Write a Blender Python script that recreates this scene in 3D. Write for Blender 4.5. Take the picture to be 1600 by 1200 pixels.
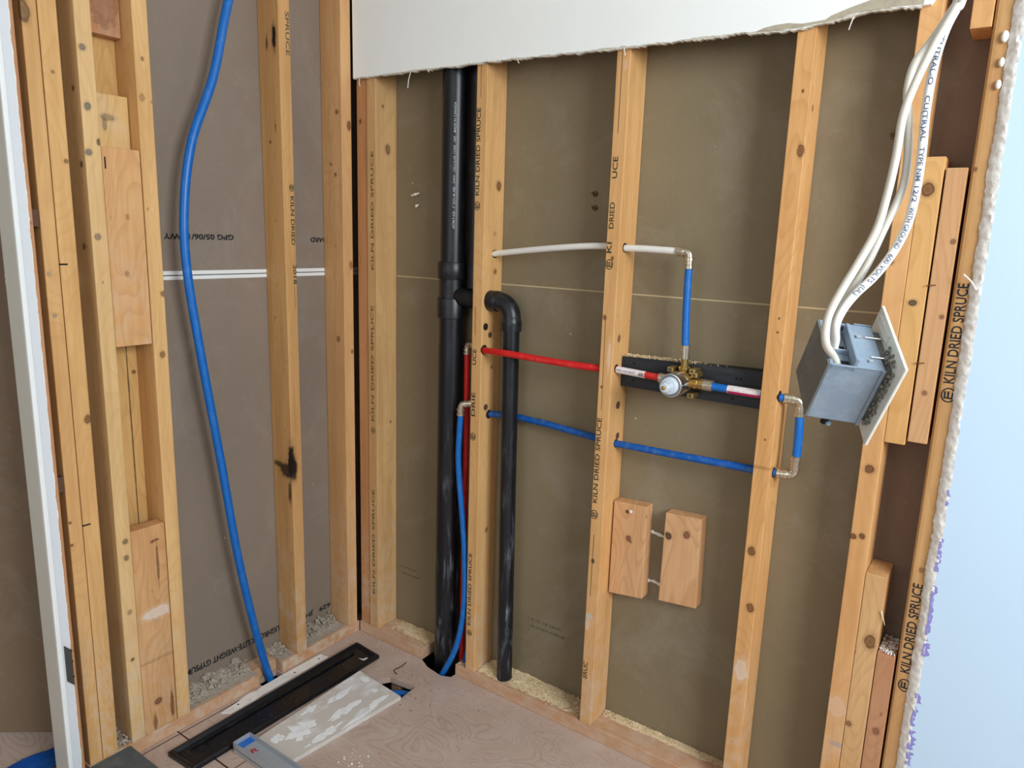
import bpy, bmesh, math, random
from mathutils import Vector, Matrix, noise
random.seed(7)
D = bpy.data
for o in list(D.objects): D.objects.remove(o)
SC = bpy.context.scene
COL = SC.collection
V = Vector

def lin(c):
    return tuple(((v/255)/12.92 if v/255 <= .04045 else ((v/255+.055)/1.055)**2.4) for v in c) + (1,)

# ------------------------------------------------------------------ camera
cd = D.cameras.new('camera'); cam = D.objects.new('camera', cd); COL.objects.link(cam)
cr, cu, cf = V((.81663762, .5762679, .03191084)), V((-.13970417, .14372552, .97970696)), V((-.55998726, .80452364, -.1978787))
m = Matrix((cr, cu, -cf)).transposed().to_4x4(); m.translation = V((1.7264, -1.6054, 1.3531))
cam.matrix_world = m
cd.sensor_width = 36; cd.lens = 1138.5/1600*36; cd.clip_start = .02
SC.camera = cam
# ------------------------------------------------------------------ light
SC.view_settings.view_transform = 'Standard'; SC.view_settings.look = 'None'
SC.view_settings.exposure = 0.12; SC.view_settings.gamma = 1; SC.view_settings.use_curve_mapping = False
w = D.worlds.new('daylight'); SC.world = w; w.use_nodes = True
w.node_tree.nodes['Background'].inputs[0].default_value = (.86, .93, 1.0, 1)
w.node_tree.nodes['Background'].inputs[1].default_value = .30

def area(name, loc, target, sx, sy, power, color):
    l = D.lights.new(name, 'AREA'); l.shape = 'RECTANGLE'; l.size = sx; l.size_y = sy; l.energy = power; l.color = color
    o = D.objects.new(name, l); COL.objects.link(o); o.location = loc
    o.rotation_euler = (V(target)-V(loc)).to_track_quat('-Z', 'Y').to_euler(); return o
area('window_daylight', (3.35, -1.35, 2.05), (.6, -.1, .9), 1.1, 1.2, 82, (.89, .955, 1.0))
area('added_fill_light', (1.0, -3.6, 1.5), (.6, 0, .9), 2.0, 1.8, 15, (1.0, .98, .95))  # added fill lamp behind the camera, not a real opening

# ------------------------------------------------------------------ materials
def nmat(name):
    mt = D.materials.new(name); mt.use_nodes = True; nt = mt.node_tree
    return mt, nt, nt.nodes['Principled BSDF']
def N(nt, t, **kw):
    n = nt.nodes.new(t)
    for k, v in kw.items():
        if k in n.inputs: n.inputs[k].default_value = v
        else: setattr(n, k, v)
    return n
def mix(nt, fac, a, b, blend='MIX'):
    n = nt.nodes.new('ShaderNodeMix'); n.data_type = 'RGBA'; n.blend_type = blend
    for i, v in ((0, fac), (6, a), (7, b)):
        if hasattr(v, 'links'): nt.links.new(v, n.inputs[i])
        elif v is not None: n.inputs[i].default_value = v
    return n.outputs[2]
def ramp(nt, src, stops):
    n = nt.nodes.new('ShaderNodeValToRGB'); e = n.color_ramp.elements
    while len(e) < len(stops): e.new(.5)
    for i, (p, c) in enumerate(stops):
        e[i].position = p; e[i].color = c if len(c) == 4 else tuple(c)+(1,)
    nt.links.new(src, n.inputs[0]); return n.outputs[0]
def coords(nt, scale, off=(0, 0, 0)):
    tc = nt.nodes.new('ShaderNodeTexCoord'); mp = nt.nodes.new('ShaderNodeMapping')
    mp.inputs['Scale'].default_value = scale; mp.inputs['Location'].default_value = off
    nt.links.new(tc.outputs['Object'], mp.inputs[0]); return mp.outputs[0], tc.outputs['Object']
def noisetex(nt, vec, sc, det=4, rough=.55, dist=0):
    n = N(nt, 'ShaderNodeTexNoise'); n.inputs['Scale'].default_value = sc; n.inputs['Detail'].default_value = det
    n.inputs['Roughness'].default_value = rough; n.inputs['Distortion'].default_value = dist
    nt.links.new(vec, n.inputs['Vector']); return n.outputs['Fac']
def math_(nt, op, a, b=None, c=None):
    n = nt.nodes.new('ShaderNodeMath'); n.operation = op
    for i, v in enumerate((a, b, c)):
        if v is None: continue
        if hasattr(v, 'links'): nt.links.new(v, n.inputs[i])
        else: n.inputs[i].default_value = v
    return n.outputs[0]
def bump(nt, b, h, strength=.2, dist=.002):
    n = nt.nodes.new('ShaderNodeBump'); n.inputs['Strength'].default_value = strength; n.inputs['Distance'].default_value = dist
    nt.links.new(h, n.inputs['Height']); nt.links.new(n.outputs[0], b.inputs['Normal'])
G0, G1 = (0, 0, 0, 1), (1, 1, 1, 1)
_wc = [0]
def wood(base, axis='z', seed=0, knots=(), dust=0.0, ring=.5, rough=.62, origin=(0, 0, 0)):
    """sawn spruce; knots = [(x,y,z,r_along,r_across,strength)] in the piece's own space"""
    _wc[0] += 1
    mt, nt, b = nmat('spruce_%d' % _wc[0]); R = random.Random(seed*13+5)
    ax = 'xyz'.index(axis)
    sc = [1, 1, 1]; sc[ax] = .06
    off = (R.uniform(0, 30), R.uniform(0, 30), R.uniform(0, 30))
    v, oc = coords(nt, sc, off)
    fine = noisetex(nt, v, 160, 3, .6)
    midn = noisetex(nt, v, 34, 3, .55)
    v2, _ = coords(nt, [.25 if i == ax else 1 for i in range(3)], off)
    cont = noisetex(nt, v2, 9, 1, .4, .2)
    rings = math_(nt, 'FRACT', math_(nt, 'MULTIPLY', cont, 22.0))
    ringm = ramp(nt, rings, [(0, G0), (.55, (.15,)*3), (.9, G1), (1, G0)])
    g_ = sum(base)/3; base = [v*.94+g_*.06 for v in base]; base = [base[0]*.95, base[1]*.94, base[2]*.93]
    bl = lin(base); dk = lin([c*k for c, k in zip(base, (.86, .79, .66))]); lt = lin([min(255, c*k) for c, k in zip(base, (1.05, 1.05, 1.06))])
    c = mix(nt, ramp(nt, fine, [(.3, G0), (.72, G1)]), lt, bl)
    c = mix(nt, math_(nt, 'MULTIPLY', ramp(nt, midn, [(.42, G0), (.75, G1)]), .55), c, dk)
    c = mix(nt, math_(nt, 'MULTIPLY', ringm, ring*.42), c, dk)
    v3, _ = coords(nt, (1, 1, 1), off)
    blot = noisetex(nt, v3, 5, 3)
    c = mix(nt, math_(nt, 'MULTIPLY', ramp(nt, blot, [(.45, G0), (.75, G1)]), .35), c, lin([base[0]*.95, base[1]*.86, base[2]*.8]))
    # specks and pin knots
    vs, _ = coords(nt, [.55 if i == ax else 1 for i in range(3)], off)
    vo = N(nt, 'ShaderNodeTexVoronoi'); vo.inputs['Scale'].default_value = 17; nt.links.new(vs, vo.inputs['Vector'])
    sp = ramp(nt, vo.outputs['Distance'], [(.0, G1), (.03, G1), (.055, G0)])
    c = mix(nt, math_(nt, 'MULTIPLY', sp, .5), c, lin((96, 58, 30)))
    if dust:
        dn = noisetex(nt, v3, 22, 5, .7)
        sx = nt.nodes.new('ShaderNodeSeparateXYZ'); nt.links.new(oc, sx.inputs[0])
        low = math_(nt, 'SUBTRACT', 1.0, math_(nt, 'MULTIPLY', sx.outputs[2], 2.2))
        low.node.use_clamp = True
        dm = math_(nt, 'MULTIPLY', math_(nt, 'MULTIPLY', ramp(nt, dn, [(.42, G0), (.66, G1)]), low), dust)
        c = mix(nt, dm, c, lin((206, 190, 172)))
    if knots:
        nd = N(nt, 'ShaderNodeTexNoise'); nd.inputs['Scale'].default_value = 60; nt.links.new(oc, nd.inputs['Vector'])
        jit = math_(nt, 'MULTIPLY', math_(nt, 'SUBTRACT', nd.outputs['Fac'], .5), 1.1)
        for kn in knots:
            x, y, z, ra, rc, st = kn[:6]; col = kn[6] if len(kn) > 6 else (92, 52, 26)
            s = nt.nodes.new('ShaderNodeVectorMath'); s.operation = 'SUBTRACT'; nt.links.new(oc, s.inputs[0]); s.inputs[1].default_value = (x-origin[0], y-origin[1], z-origin[2])
            q = nt.nodes.new('ShaderNodeVectorMath'); q.operation = 'MULTIPLY'; nt.links.new(s.outputs[0], q.inputs[0])
            q.inputs[1].default_value = [1/ra if i == ax else 1/rc for i in range(3)]
            l = nt.nodes.new('ShaderNodeVectorMath'); l.operation = 'LENGTH'; nt.links.new(q.outputs[0], l.inputs[0])
            d = math_(nt, 'ADD', l.outputs['Value'], jit)
            body = ramp(nt, math_(nt, 'DIVIDE', d, 2.0), [(0, G1), (.42, G1), (.56, (.45,)*3), (.72, (.12,)*3), (1, G0)] if sum(col) < 70 else [(0, (.9,)*3), (.15, (.86,)*3), (.32, (.80,)*3), (.42, G1), (.52, (.9,)*3), (.62, (.28,)*3), (1, G0)])
            c = mix(nt, math_(nt, 'MULTIPLY', body, st), c, lin(col))
    nt.links.new(c, b.inputs['Base Color']); b.inputs['Roughness'].default_value = rough
    b.inputs['Specular IOR Level'].default_value = .3
    bump(nt, b, fine, .12, .001)
    return mt

def plain(name, col, rough=.6, metal=0, n1=0, n2=None, scale=30, spec=.4, bmp=0, stretch=(1, 1, 1)):
    mt, nt, b = nmat(name)
    b.inputs['Base Color'].default_value = lin(col); b.inputs['Roughness'].default_value = rough; b.inputs['Metallic'].default_value = metal
    b.inputs['Specular IOR Level'].default_value = spec
    if n1:
        v, oc = coords(nt, stretch); f = noisetex(nt, v, scale, 5, .65)
        c = mix(nt, math_(nt, 'MULTIPLY', ramp(nt, f, [(.5, G0), (.72, G1)]), n1), lin(col), lin(n2))
        nt.links.new(c, b.inputs['Base Color'])
        if bmp: bump(nt, b, f, bmp, .003)
    return mt

def paper(name, col, col2):
    mt, nt, b = nmat(name); v, oc = coords(nt, (1, 1, 1))
    a = noisetex(nt, v, 2.2, 3); f = noisetex(nt, v, 55, 5, .7); st, _ = coords(nt, (1, 1, .12)); g = noisetex(nt, st, 300, 2)
    c = mix(nt, ramp(nt, a, [(.3, G0), (.7, G1)]), lin(col), lin(col2))
    c = mix(nt, math_(nt, 'MULTIPLY', ramp(nt, f, [(.58, G0), (.78, G1)]), .22), c, lin((175, 165, 145)))
    c = mix(nt, math_(nt, 'MULTIPLY', g, .16), c, lin([x*.7 for x in col]))
    cl = noisetex(nt, v, 4.5, 7, .68, .6); c = mix(nt, math_(nt, 'MULTIPLY', ramp(nt, cl, [(.50, G0), (.72, G1)]), .22), c, lin((176, 170, 156)))
    vo = N(nt, 'ShaderNodeTexVoronoi'); vo.inputs['Scale'].default_value = 9; nt.links.new(oc, vo.inputs['Vector'])
    c = mix(nt, math_(nt, 'MULTIPLY', ramp(nt, vo.outputs['Distance'], [(0, G1), (.02, G1), (.035, G0)]), .55), c, lin((205, 195, 172)))
    nt.links.new(c, b.inputs['Base Color']); b.inputs['Roughness'].default_value = .68; b.inputs['Specular IOR Level'].default_value = .35
    bump(nt, b, f, .05, .001); return mt

M = {}
M['paper_r'] = paper('drywall_back_olive', (138, 124, 97), (126, 113, 88))
M['paper_b'] = paper('drywall_back_shade_tint', (126, 106, 90), (116, 97, 82))  # same drywall back, its different light put into a browner colour
M['paper_l'] = paper('drywall_back_taupe', (142, 126, 111), (133, 118, 105))
M['paper_d'] = paper('drywall_back_far', (128, 108, 86), (116, 98, 78))
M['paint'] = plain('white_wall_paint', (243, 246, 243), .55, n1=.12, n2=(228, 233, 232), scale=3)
M['paint_r'] = plain('white_paint_sky_tinted', (192, 215, 235), .5, n1=.15, n2=(180, 205, 231), scale=1.5)  # same white paint, with the cool sky light put into the colour
M['plaster'] = plain('torn_gypsum', (240, 238, 232), .9, n1=.6, n2=(196, 188, 176), scale=70, bmp=.7)
M['tornpaper'] = plain('torn_grey_paper', (178, 168, 146), .9, n1=.6, n2=(140, 130, 110), scale=40, bmp=.5)
M['purple'] = plain('lilac_paper', (140, 135, 196), .8)
M['ink'] = plain('dark_green_ink', (38, 50, 36), .7, n1=.75, n2=(128, 112, 74), scale=260)
M['inkm'] = plain('half_worn_ink', (84, 84, 56), .7, n1=.9, n2=(190, 150, 100), scale=180)
M['inkb'] = plain('black_ink', (22, 26, 32), .7)
M['inkf'] = plain('faint_ink', (92, 82, 66), .7)
M['inkw'] = plain('white_print', (165, 172, 178), .6)
M['inkc'] = plain('blue_grey_print', (84, 96, 120), .6)
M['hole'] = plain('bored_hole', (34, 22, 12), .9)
M['abs'] = plain('black_abs', (13, 17, 24), .34, n1=.45, n2=(92, 98, 104), scale=26, spec=.5, stretch=(1, 1, .25))
mt_, nt, b = nmat('black_abs_dusty'); v, oc = coords(nt, (1, 1, .13)); f = noisetex(nt, v, 60, 5, .7); f2 = noisetex(nt, coords(nt, (1, 1, .5))[0], 18, 5, .7)
sx = nt.nodes.new('ShaderNodeSeparateXYZ'); nt.links.new(oc, sx.inputs[0])
lowm = math_(nt, 'SUBTRACT', 1.15, math_(nt, 'MULTIPLY', sx.outputs[2], 1.25)); lowm.node.use_clamp = True
dm = math_(nt, 'MULTIPLY', math_(nt, 'MULTIPLY', ramp(nt, f, [(.52, G0), (.74, G1)]), ramp(nt, f2, [(.35, G0), (.6, G1)])), math_(nt, 'ADD', math_(nt, 'MULTIPLY', lowm, .75), .12))
nt.links.new(mix(nt, dm, lin((13, 17, 24)), lin((150, 156, 162))), b.inputs['Base Color']); b.inputs['Roughness'].default_value = .36; M['abs'] = mt_
M['absd'] = plain('black_abs_fitting', (14, 17, 22), .38, n1=.3, n2=(74, 78, 80), scale=40, spec=.5)
M['blue'] = plain('blue_pex', (0, 98, 180), .38, n1=.25, n2=(90, 150, 200), scale=45, spec=.5)
M['bluedusty'] = plain('dusty_blue_pex', (2, 84, 166), .5, n1=.55, n2=(104, 136, 172), scale=60, spec=.4)
M['red'] = plain('red_pex', (205, 22, 24), .38, n1=.3, n2=(224, 110, 100), scale=50, spec=.5)
M['white'] = plain('white_pex', (228, 226, 220), .4, n1=.2, n2=(190, 186, 176), scale=50)
M['label'] = plain('white_printed_label', (226, 218, 216), .5, n1=.5, n2=(188, 120, 132), scale=120)
M['magenta'] = plain('magenta_label_stripe', (190, 20, 92), .5)
M['brass'] = plain('brass', (196, 166, 104), .3, .9, n1=.4, n2=(120, 96, 60), scale=60)
M['nickel'] = plain('nickel_brass', (208, 198, 178), .24, .9, n1=.35, n2=(112, 98, 76), scale=60)
M['steel'] = plain('polished_steel', (222, 220, 216), .2, 1)
M['cart'] = plain('grey_white_plastic', (198, 208, 216), .4)
M['cartd'] = plain('grey_plastic_seal', (96, 104, 112), .5)
M['blackboard'] = plain('black_painted_wood', (33, 36, 42), .55, n1=.4, n2=(74, 76, 78), scale=45, stretch=(.15, 1, 1))
M['saw'] = plain('sawdust', (224, 204, 166), .9, n1=.9, n2=(168, 134, 90), scale=150)
M['crumb'] = plain('grey_plaster_crumbs', (176, 164, 148), .95, n1=.7, n2=(112, 104, 94), scale=80, bmp=.6)
M['boxgrey'] = plain('blue_grey_plastic', (126, 142, 158), .42, n1=.55, n2=(158, 172, 184), scale=30, spec=.5, bmp=.1)
M['boxback'] = plain('shaded_box_plastic', (104, 104, 100), .6, n1=.5, n2=(142, 138, 128), scale=28)  # box plastic with the rear face's shade put into the colour
M['plate'] = plain('white_plastic', (226, 226, 216), .4, n1=.25, n2=(196, 188, 170), scale=40)
M['dark'] = plain('dark_recess', (20, 18, 18), .8)
M['cable'] = plain('white_cable_jacket', (236, 234, 228), .4, spec=.5)
M['cableg'] = plain('grey_white_cable_jacket', (206, 200, 186), .4, spec=.5)
M['alu'] = plain('dull_aluminium', (176, 182, 188), .34, .35, n1=.5, n2=(140, 146, 154), scale=18, stretch=(.2, 1, 1))
M['bluepaint'] = plain('blue_paint', (20, 100, 190), .5, n1=.3, n2=(120, 160, 210), scale=40)
M['redink'] = plain('red_marker', (190, 22, 30), .6)
M['slate'] = plain('dark_grey_slab', (78, 84, 86), .6, n1=.6, n2=(112, 116, 116), scale=22)
M['scrap'] = plain('paint_smeared_board', (204, 197, 189), .7, n1=1, n2=(240, 242, 246), scale=14, bmp=.5, stretch=(1, .55, 1))
M['smear'] = plain('white_paint_smear', (240, 242, 244), .6, n1=.5, n2=(206, 202, 198), scale=50)
M['strip'] = plain('white_smeared_strip', (236, 232, 226), .7, n1=.6, n2=(190, 180, 168), scale=24)
M['tarp'] = plain('blue_sheet', (30, 104, 196), .5, n1=.5, n2=(70, 140, 210), scale=18)
M['casing'] = plain('white_trim_paint', (232, 234, 232), .35, n1=.1, n2=(206, 208, 208), scale=8, spec=.5)
M['jamb'] = plain('shaded_trim_paint', (206, 202, 190), .4, n1=.2, n2=(184, 178, 164), scale=8)  # trim paint with the jamb's shadowed tone put into the colour
M['metal'] = plain('dark_steel', (96, 96, 92), .4, .8)
M['nail'] = plain('nail_steel', (140, 96, 60), .4, .8)
M['shim'] = plain('brown_shim', (92, 62, 44), .7)
M['white_plaster'] = plain('white_caulk', (236, 232, 222), .8, n1=.4, n2=(200, 190, 170), scale=60, bmp=.5)
M['bronze'] = plain('tarnished_screw', (110, 92, 60), .5, .6)
M['ceil'] = plain('ceiling_white', (226, 226, 222), .8)
M['void'] = plain('joist_space', (44, 34, 26), .9)

# plywood floor
mt, nt, b = nmat('plywood_floor'); v, oc = coords(nt, (.36, 1, 1))
warp = N(nt, 'ShaderNodeTexNoise'); warp.inputs['Scale'].default_value = 7; warp.inputs['Detail'].default_value = 2; nt.links.new(v, warp.inputs['Vector'])
cont = noisetex(nt, v, 5.2, 3, .5, .8)
rr = math_(nt, 'FRACT', math_(nt, 'MULTIPLY', cont, 46))
rm = ramp(nt, rr, [(0, G0), (.4, (.1,)*3), (.8, G1), (1, G0)])
c = mix(nt, math_(nt, 'MULTIPLY', rm, .38), lin((196, 174, 160)), lin((150, 122, 108)))
fn = noisetex(nt, coords(nt, (.12, 1, 1))[0], 220, 3); c = mix(nt, math_(nt, 'MULTIPLY', fn, .25), c, lin((120, 92, 78)))
dn = noisetex(nt, coords(nt, (1, 1, 1))[0], 6, 6, .7); c = mix(nt, math_(nt, 'MULTIPLY', ramp(nt, dn, [(.48, G0), (.68, G1)]), .4), c, lin((206, 192, 184)))
sx = nt.nodes.new('ShaderNodeSeparateXYZ'); nt.links.new(oc, sx.inputs[0])
# board joints beside the left sill (thin dark gaps between boards)
def gap(coord, at, wd): 
    return math_(nt, 'LESS_THAN', math_(nt, 'ABSOLUTE', math_(nt, 'SUBTRACT', sx.outputs[coord], at)), wd)
g1 = math_(nt, 'MULTIPLY', gap(0, .012, .0018), math_(nt, 'LESS_THAN', sx.outputs[1], -.42))
g2 = math_(nt, 'MULTIPLY', gap(1, -.667, .0022), math_(nt, 'LESS_THAN', sx.outputs[0], .24))
g3 = math_(nt, 'MULTIPLY', gap(0, .242, .0015), math_(nt, 'LESS_THAN', sx.outputs[1], -.6))
gg = math_(nt, 'MAXIMUM', math_(nt, 'MAXIMUM', g1, g2), g3)
c = mix(nt, gg, c, lin((50, 32, 24)))
nt.links.new(c, b.inputs['Base Color']); b.inputs['Roughness'].default_value = .55; bump(nt, b, rm, .06, .001)
M['floor'] = mt

# ------------------------------------------------------------------ mesh helpers
def link(name, bm, mat, parent=None, origin=None, smooth=False):
    if origin is not None: bmesh.ops.translate(bm, verts=bm.verts, vec=-V(origin))
    bmesh.ops.recalc_face_normals(bm, faces=bm.faces)
    me = D.meshes.new(name); bm.to_mesh(me); bm.free()
    if smooth:
        for f in me.polygons: f.use_smooth = True
        try: me.set_sharp_from_angle(angle=math.radians(38))
        except Exception: pass
    me.materials.append(mat)
    o = D.objects.new(name, me); COL.objects.link(o)
    if parent is not None: o.parent = parent
    if origin is not None: o.location = origin if parent is None else V(origin)-org(parent)
    elif parent is not None: o.location = -org(parent)
    return o
ORG = {}
def org(o):
    r = V((0, 0, 0))
    while o is not None: r += o.location; o = o.parent
    return r
def tag(o, label, cat, group=None):
    o['label'] = label; o['category'] = cat
    if group: o['group'] = group
    return o
def empty(name, loc, label, cat, group=None):
    o = D.objects.new(name, None); COL.objects.link(o); o.location = loc; o.empty_display_size = .05
    return tag(o, label, cat, group)
def struct(o): o['kind'] = 'structure'; return o
def hexa(pts, bevel=.0015, seg=2, bm=None):
    """pts: 4 lower then 4 upper corners, same winding"""
    bm2 = bmesh.new(); vs = [bm2.verts.new(p) for p in pts]
    for f in ((3, 2, 1, 0), (4, 5, 6, 7), (0, 1, 5, 4), (1, 2, 6, 5), (2, 3, 7, 6), (3, 0, 4, 7)): bm2.faces.new([vs[i] for i in f])
    bmesh.ops.recalc_face_normals(bm2, faces=bm2.faces)
    if bevel: bmesh.ops.bevel(bm2, geom=list(bm2.edges), offset=bevel, segments=seg, profile=.6, affect='EDGES')
    if bm is not None:
        me = D.meshes.new('t'); bm2.to_mesh(me); bm.from_mesh(me); D.meshes.remove(me); bm2.free(); return bm
    return bm2
def box(x0, x1, y0, y1, z0, z1, bevel=.0015, seg=2, bm=None, sx=0, sy=0):
    return hexa([(x0, y0, z0), (x1, y0, z0), (x1, y1, z0), (x0, y1, z0), (x0+sx, y0+sy, z1), (x1+sx, y0+sy, z1), (x1+sx, y1+sy, z1), (x0+sx, y1+sy, z1)], bevel, seg, bm)
def catmull(P, n=8):
    P = [V(p) for p in P]; out = []
    for i in range(len(P)-1):
        a = P[i-1] if i else P[0]*2-P[1]; b_, c_ = P[i], P[i+1]; d = P[i+2] if i+2 < len(P) else P[-1]*2-P[-2]
        for k in range(n):
            t = k/n
            out.append(.5*((2*b_)+(c_-a)*t+(2*a-5*b_+4*c_-d)*t*t+(3*b_-a-3*c_+d)*t**3))
    out.append(P[-1]); return out
def frames(P):
    T = []
    for i in range(len(P)):
        a = P[max(i-1, 0)]; b_ = P[min(i+1, len(P)-1)]; d = b_-a
        T.append(d.normalized() if d.length > 1e-9 else (T[-1] if T else V((0, 0, 1))))
    n = T[0].orthogonal().normalized(); F = []
    for t in T:
        n = (n-t*n.dot(t)).normalized(); F.append((t, n, t.cross(n)))
    return F
def tube(P, R, seg=20, bm=None, cap=True, squash=None):
    P = [V(p) for p in P]; bm = bm or bmesh.new(); F = frames(P); rings = []
    if not hasattr(R, '__len__'): R = [R]*len(P)
    for p, (t, n, b_), r in zip(P, F, R):
        rings.append([bm.verts.new(p+(n*math.cos(a)+b_*math.sin(a))*r) for a in [2*math.pi*k/seg for k in range(seg)]])
    for i in range(len(rings)-1):
        for k in range(seg):
            bm.faces.new((rings[i][k], rings[i][(k+1) % seg], rings[i+1][(k+1) % seg], rings[i+1][k]))
    if cap: bm.faces.new(rings[0][::-1]); bm.faces.new(rings[-1])
    return bm
def lathe(base, axis, prof, seg=28, bm=None):
    """prof [(distance along axis, radius)]"""
    axis = V(axis).normalized(); base = V(base); bm = bm or bmesh.new(); n = axis.orthogonal().normalized(); b_ = axis.cross(n); rings = []
    for t, r in prof:
        rings.append([bm.verts.new(base+axis*t+(n*math.cos(a)+b_*math.sin(a))*max(r, 1e-4)) for a in [2*math.pi*k/seg for k in range(seg)]])
    for i in range(len(rings)-1):
        for k in range(seg): bm.faces.new((rings[i][k], rings[i][(k+1) % seg], rings[i+1][(k+1) % seg], rings[i+1][k]))
    bm.faces.new(rings[0][::-1]); bm.faces.new(rings[-1]); return bm
def poly_extrude(loop, vec, bm=None):
    bm = bm or bmesh.new(); a = [bm.verts.new(p) for p in loop]; b_ = [bm.verts.new(V(p)+V(vec)) for p in loop]; n = len(loop)
    bm.faces.new(a[::-1]); bm.faces.new(b_)
    for i in range(n): bm.faces.new((a[i], a[(i+1) % n], b_[(i+1) % n], b_[i]))
    return bm

# ---- lettering
def glyphs(txt, bold=.012):
    cu_ = D.curves.new('lettering', 'FONT'); cu_.body = txt; cu_.resolution_u = 3; cu_.offset = bold
    o = D.objects.new('lettering', cu_); COL.objects.link(o)
    bpy.context.view_layer.update()
    me = D.meshes.new_from_object(o.evaluated_get(bpy.context.evaluated_depsgraph_get()))
    D.objects.remove(o); D.curves.remove(cu_); return me
def letter(name, txt, mapf, width, height, mat, parent, bold=0, curved=True):
    me = glyphs(txt, bold or .012)
    if curved:
        bm = bmesh.new(); bm.from_mesh(me); bmesh.ops.triangulate(bm, faces=bm.faces)
        for _ in range(3): bmesh.ops.subdivide_edges(bm, edges=[e for e in bm.edges if e.calc_length() > .12], cuts=1); bmesh.ops.triangulate(bm, faces=bm.faces)
        bm.to_mesh(me); bm.free()
    xs = [v.co.x for v in me.vertices]; ys = [v.co.y for v in me.vertices]
    x0, x1, y1 = min(xs), max(xs), .69
    for v in me.vertices: v.co = V(mapf((v.co.x-x0)/(x1-x0)*width, v.co.y/y1*height))
    bm = bmesh.new(); bm.from_mesh(me); D.meshes.remove(me)
    me2 = D.meshes.new(name); bm.to_mesh(me2); bm.free(); me2.materials.append(mat)
    o = D.objects.new(name, me2); COL.objects.link(o); o.parent = parent; o.location = -org(parent)
    return o
def flat(parent, txt, origin, U, W, width, height, mat, name='printed_lettering', bold=0):
    origin, U, W = V(origin), V(U), V(W); n = U.cross(W).normalized()*.0006
    return letter(name, txt, lambda x, y: origin+U*x+W*y+n, width, height, mat, parent, bold, False)
def logo(parent, c_, U, W, r, mat):
    c_, U, W = V(c_), V(U), V(W); n = U.cross(W).normalized()*.0006; bm = bmesh.new(); k = 20
    def ring(ra, rb, ea, eb):
        A = [bm.verts.new(c_+n+U*ra*math.cos(2*math.pi*i/k)+W*ea*math.sin(2*math.pi*i/k)) for i in range(k)]
        B = [bm.verts.new(c_+n+U*rb*math.cos(2*math.pi*i/k)+W*eb*math.sin(2*math.pi*i/k)) for i in range(k)]
        for i in range(k): bm.faces.new((A[i], A[(i+1) % k], B[(i+1) % k], B[i]))
    ring(r, r*.84, r*.85, r*.7)
    for (a, b_, c2, d) in ((-.5, -.3, -.55, .5), (-.3, .5, .3, .5), (-.3, .5, -.1, .12), (-.3, .4, -.55, -.38)):
        q = [(a, c2), (b_, c2), (b_, d), (a, d)]
        bm.faces.new([bm.verts.new(c_+n+U*x*r+W*y*r) for x, y in q])
    me = D.meshes.new('stamp_mark'); bm.to_mesh(me); bm.free(); me.materials.append(mat)
    o = D.objects.new('stamp_mark', me); COL.objects.link(o); o.parent = parent; o.location = -org(parent); return o
def line_mark(parent, a, b_, n, wd, mat, name='ink_line'):
    a, b_, n = V(a), V(b_), V(n); s = (b_-a).cross(n).normalized()*wd/2; n = n*.0006; bm = bmesh.new()
    bm.faces.new([bm.verts.new(p+n) for p in (a-s, a+s, b_+s, b_-s)])
    me = D.meshes.new(name); bm.to_mesh(me); bm.free(); me.materials.append(mat)
    o = D.objects.new(name, me); COL.objects.link(o); o.parent = parent; o.location = -org(parent); return o

# ================================================================== SETTING
TOP = 2.44
# floor with three openings
bm = bmesh.new()
def loop(pts):
    vs = [bm.verts.new((x, y, 0)) for x, y in pts]
    for i in range(len(vs)): bm.edges.new((vs[i], vs[(i+1) % len(vs)]))
loop([(-1.6, -3.8), (3.9, -3.8), (3.9, .12), (-1.6, .12)])
loop([(.2549, -.1655), (.2765, -.1318), (.3723, -.1195), (.3757, -.1846), (.30, -.195)])
loop([(.262, .08), (.2636, .03), (.285, .002), (.33, -.02), (.395, -.03), (.424, -.016), (.43, .08)])
loop([(-.03, -.40), (.008, -.40), (.008, -.325), (-.03, -.325)])
bmesh.ops.triangle_fill(bm, use_beauty=True, use_dissolve=False, edges=list(bm.edges))
r_ = bmesh.ops.extrude_face_region(bm, geom=list(bm.faces))
bmesh.ops.translate(bm, verts=[g for g in r_['geom'] if isinstance(g, bmesh.types.BMVert)], vec=(0, 0, -.018))
floor = struct(link('floor', bm, M['floor']))
struct(link('trim_1', box(-1.6, 3.9, -3.8, .12, -.30, -.26, 0), M['void']))     # bottom of the joist space
bm = box(-1.6, -1.58, -3.8, .12, -.26, -.0185, 0); box(3.88, 3.9, -3.8, .12, -.26, -.0185, 0, bm=bm); box(-1.6, 3.9, .10, .12, -.26, -.0185, 0, bm=bm); box(-1.6, 3.9, -3.8, -3.78, -.26, -.0185, 0, bm=bm); box(-.101, 3.9, .089, .10, -.26, -.02, 0, bm=bm)
struct(link('void_light_block', bm, M['void']))  # unseen sides added under the floor to block stray outside light
struct(link('ceiling', box(-1.6, 3.9, -3.8, .12, TOP, TOP+.05, 0), M['ceil']))
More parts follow.
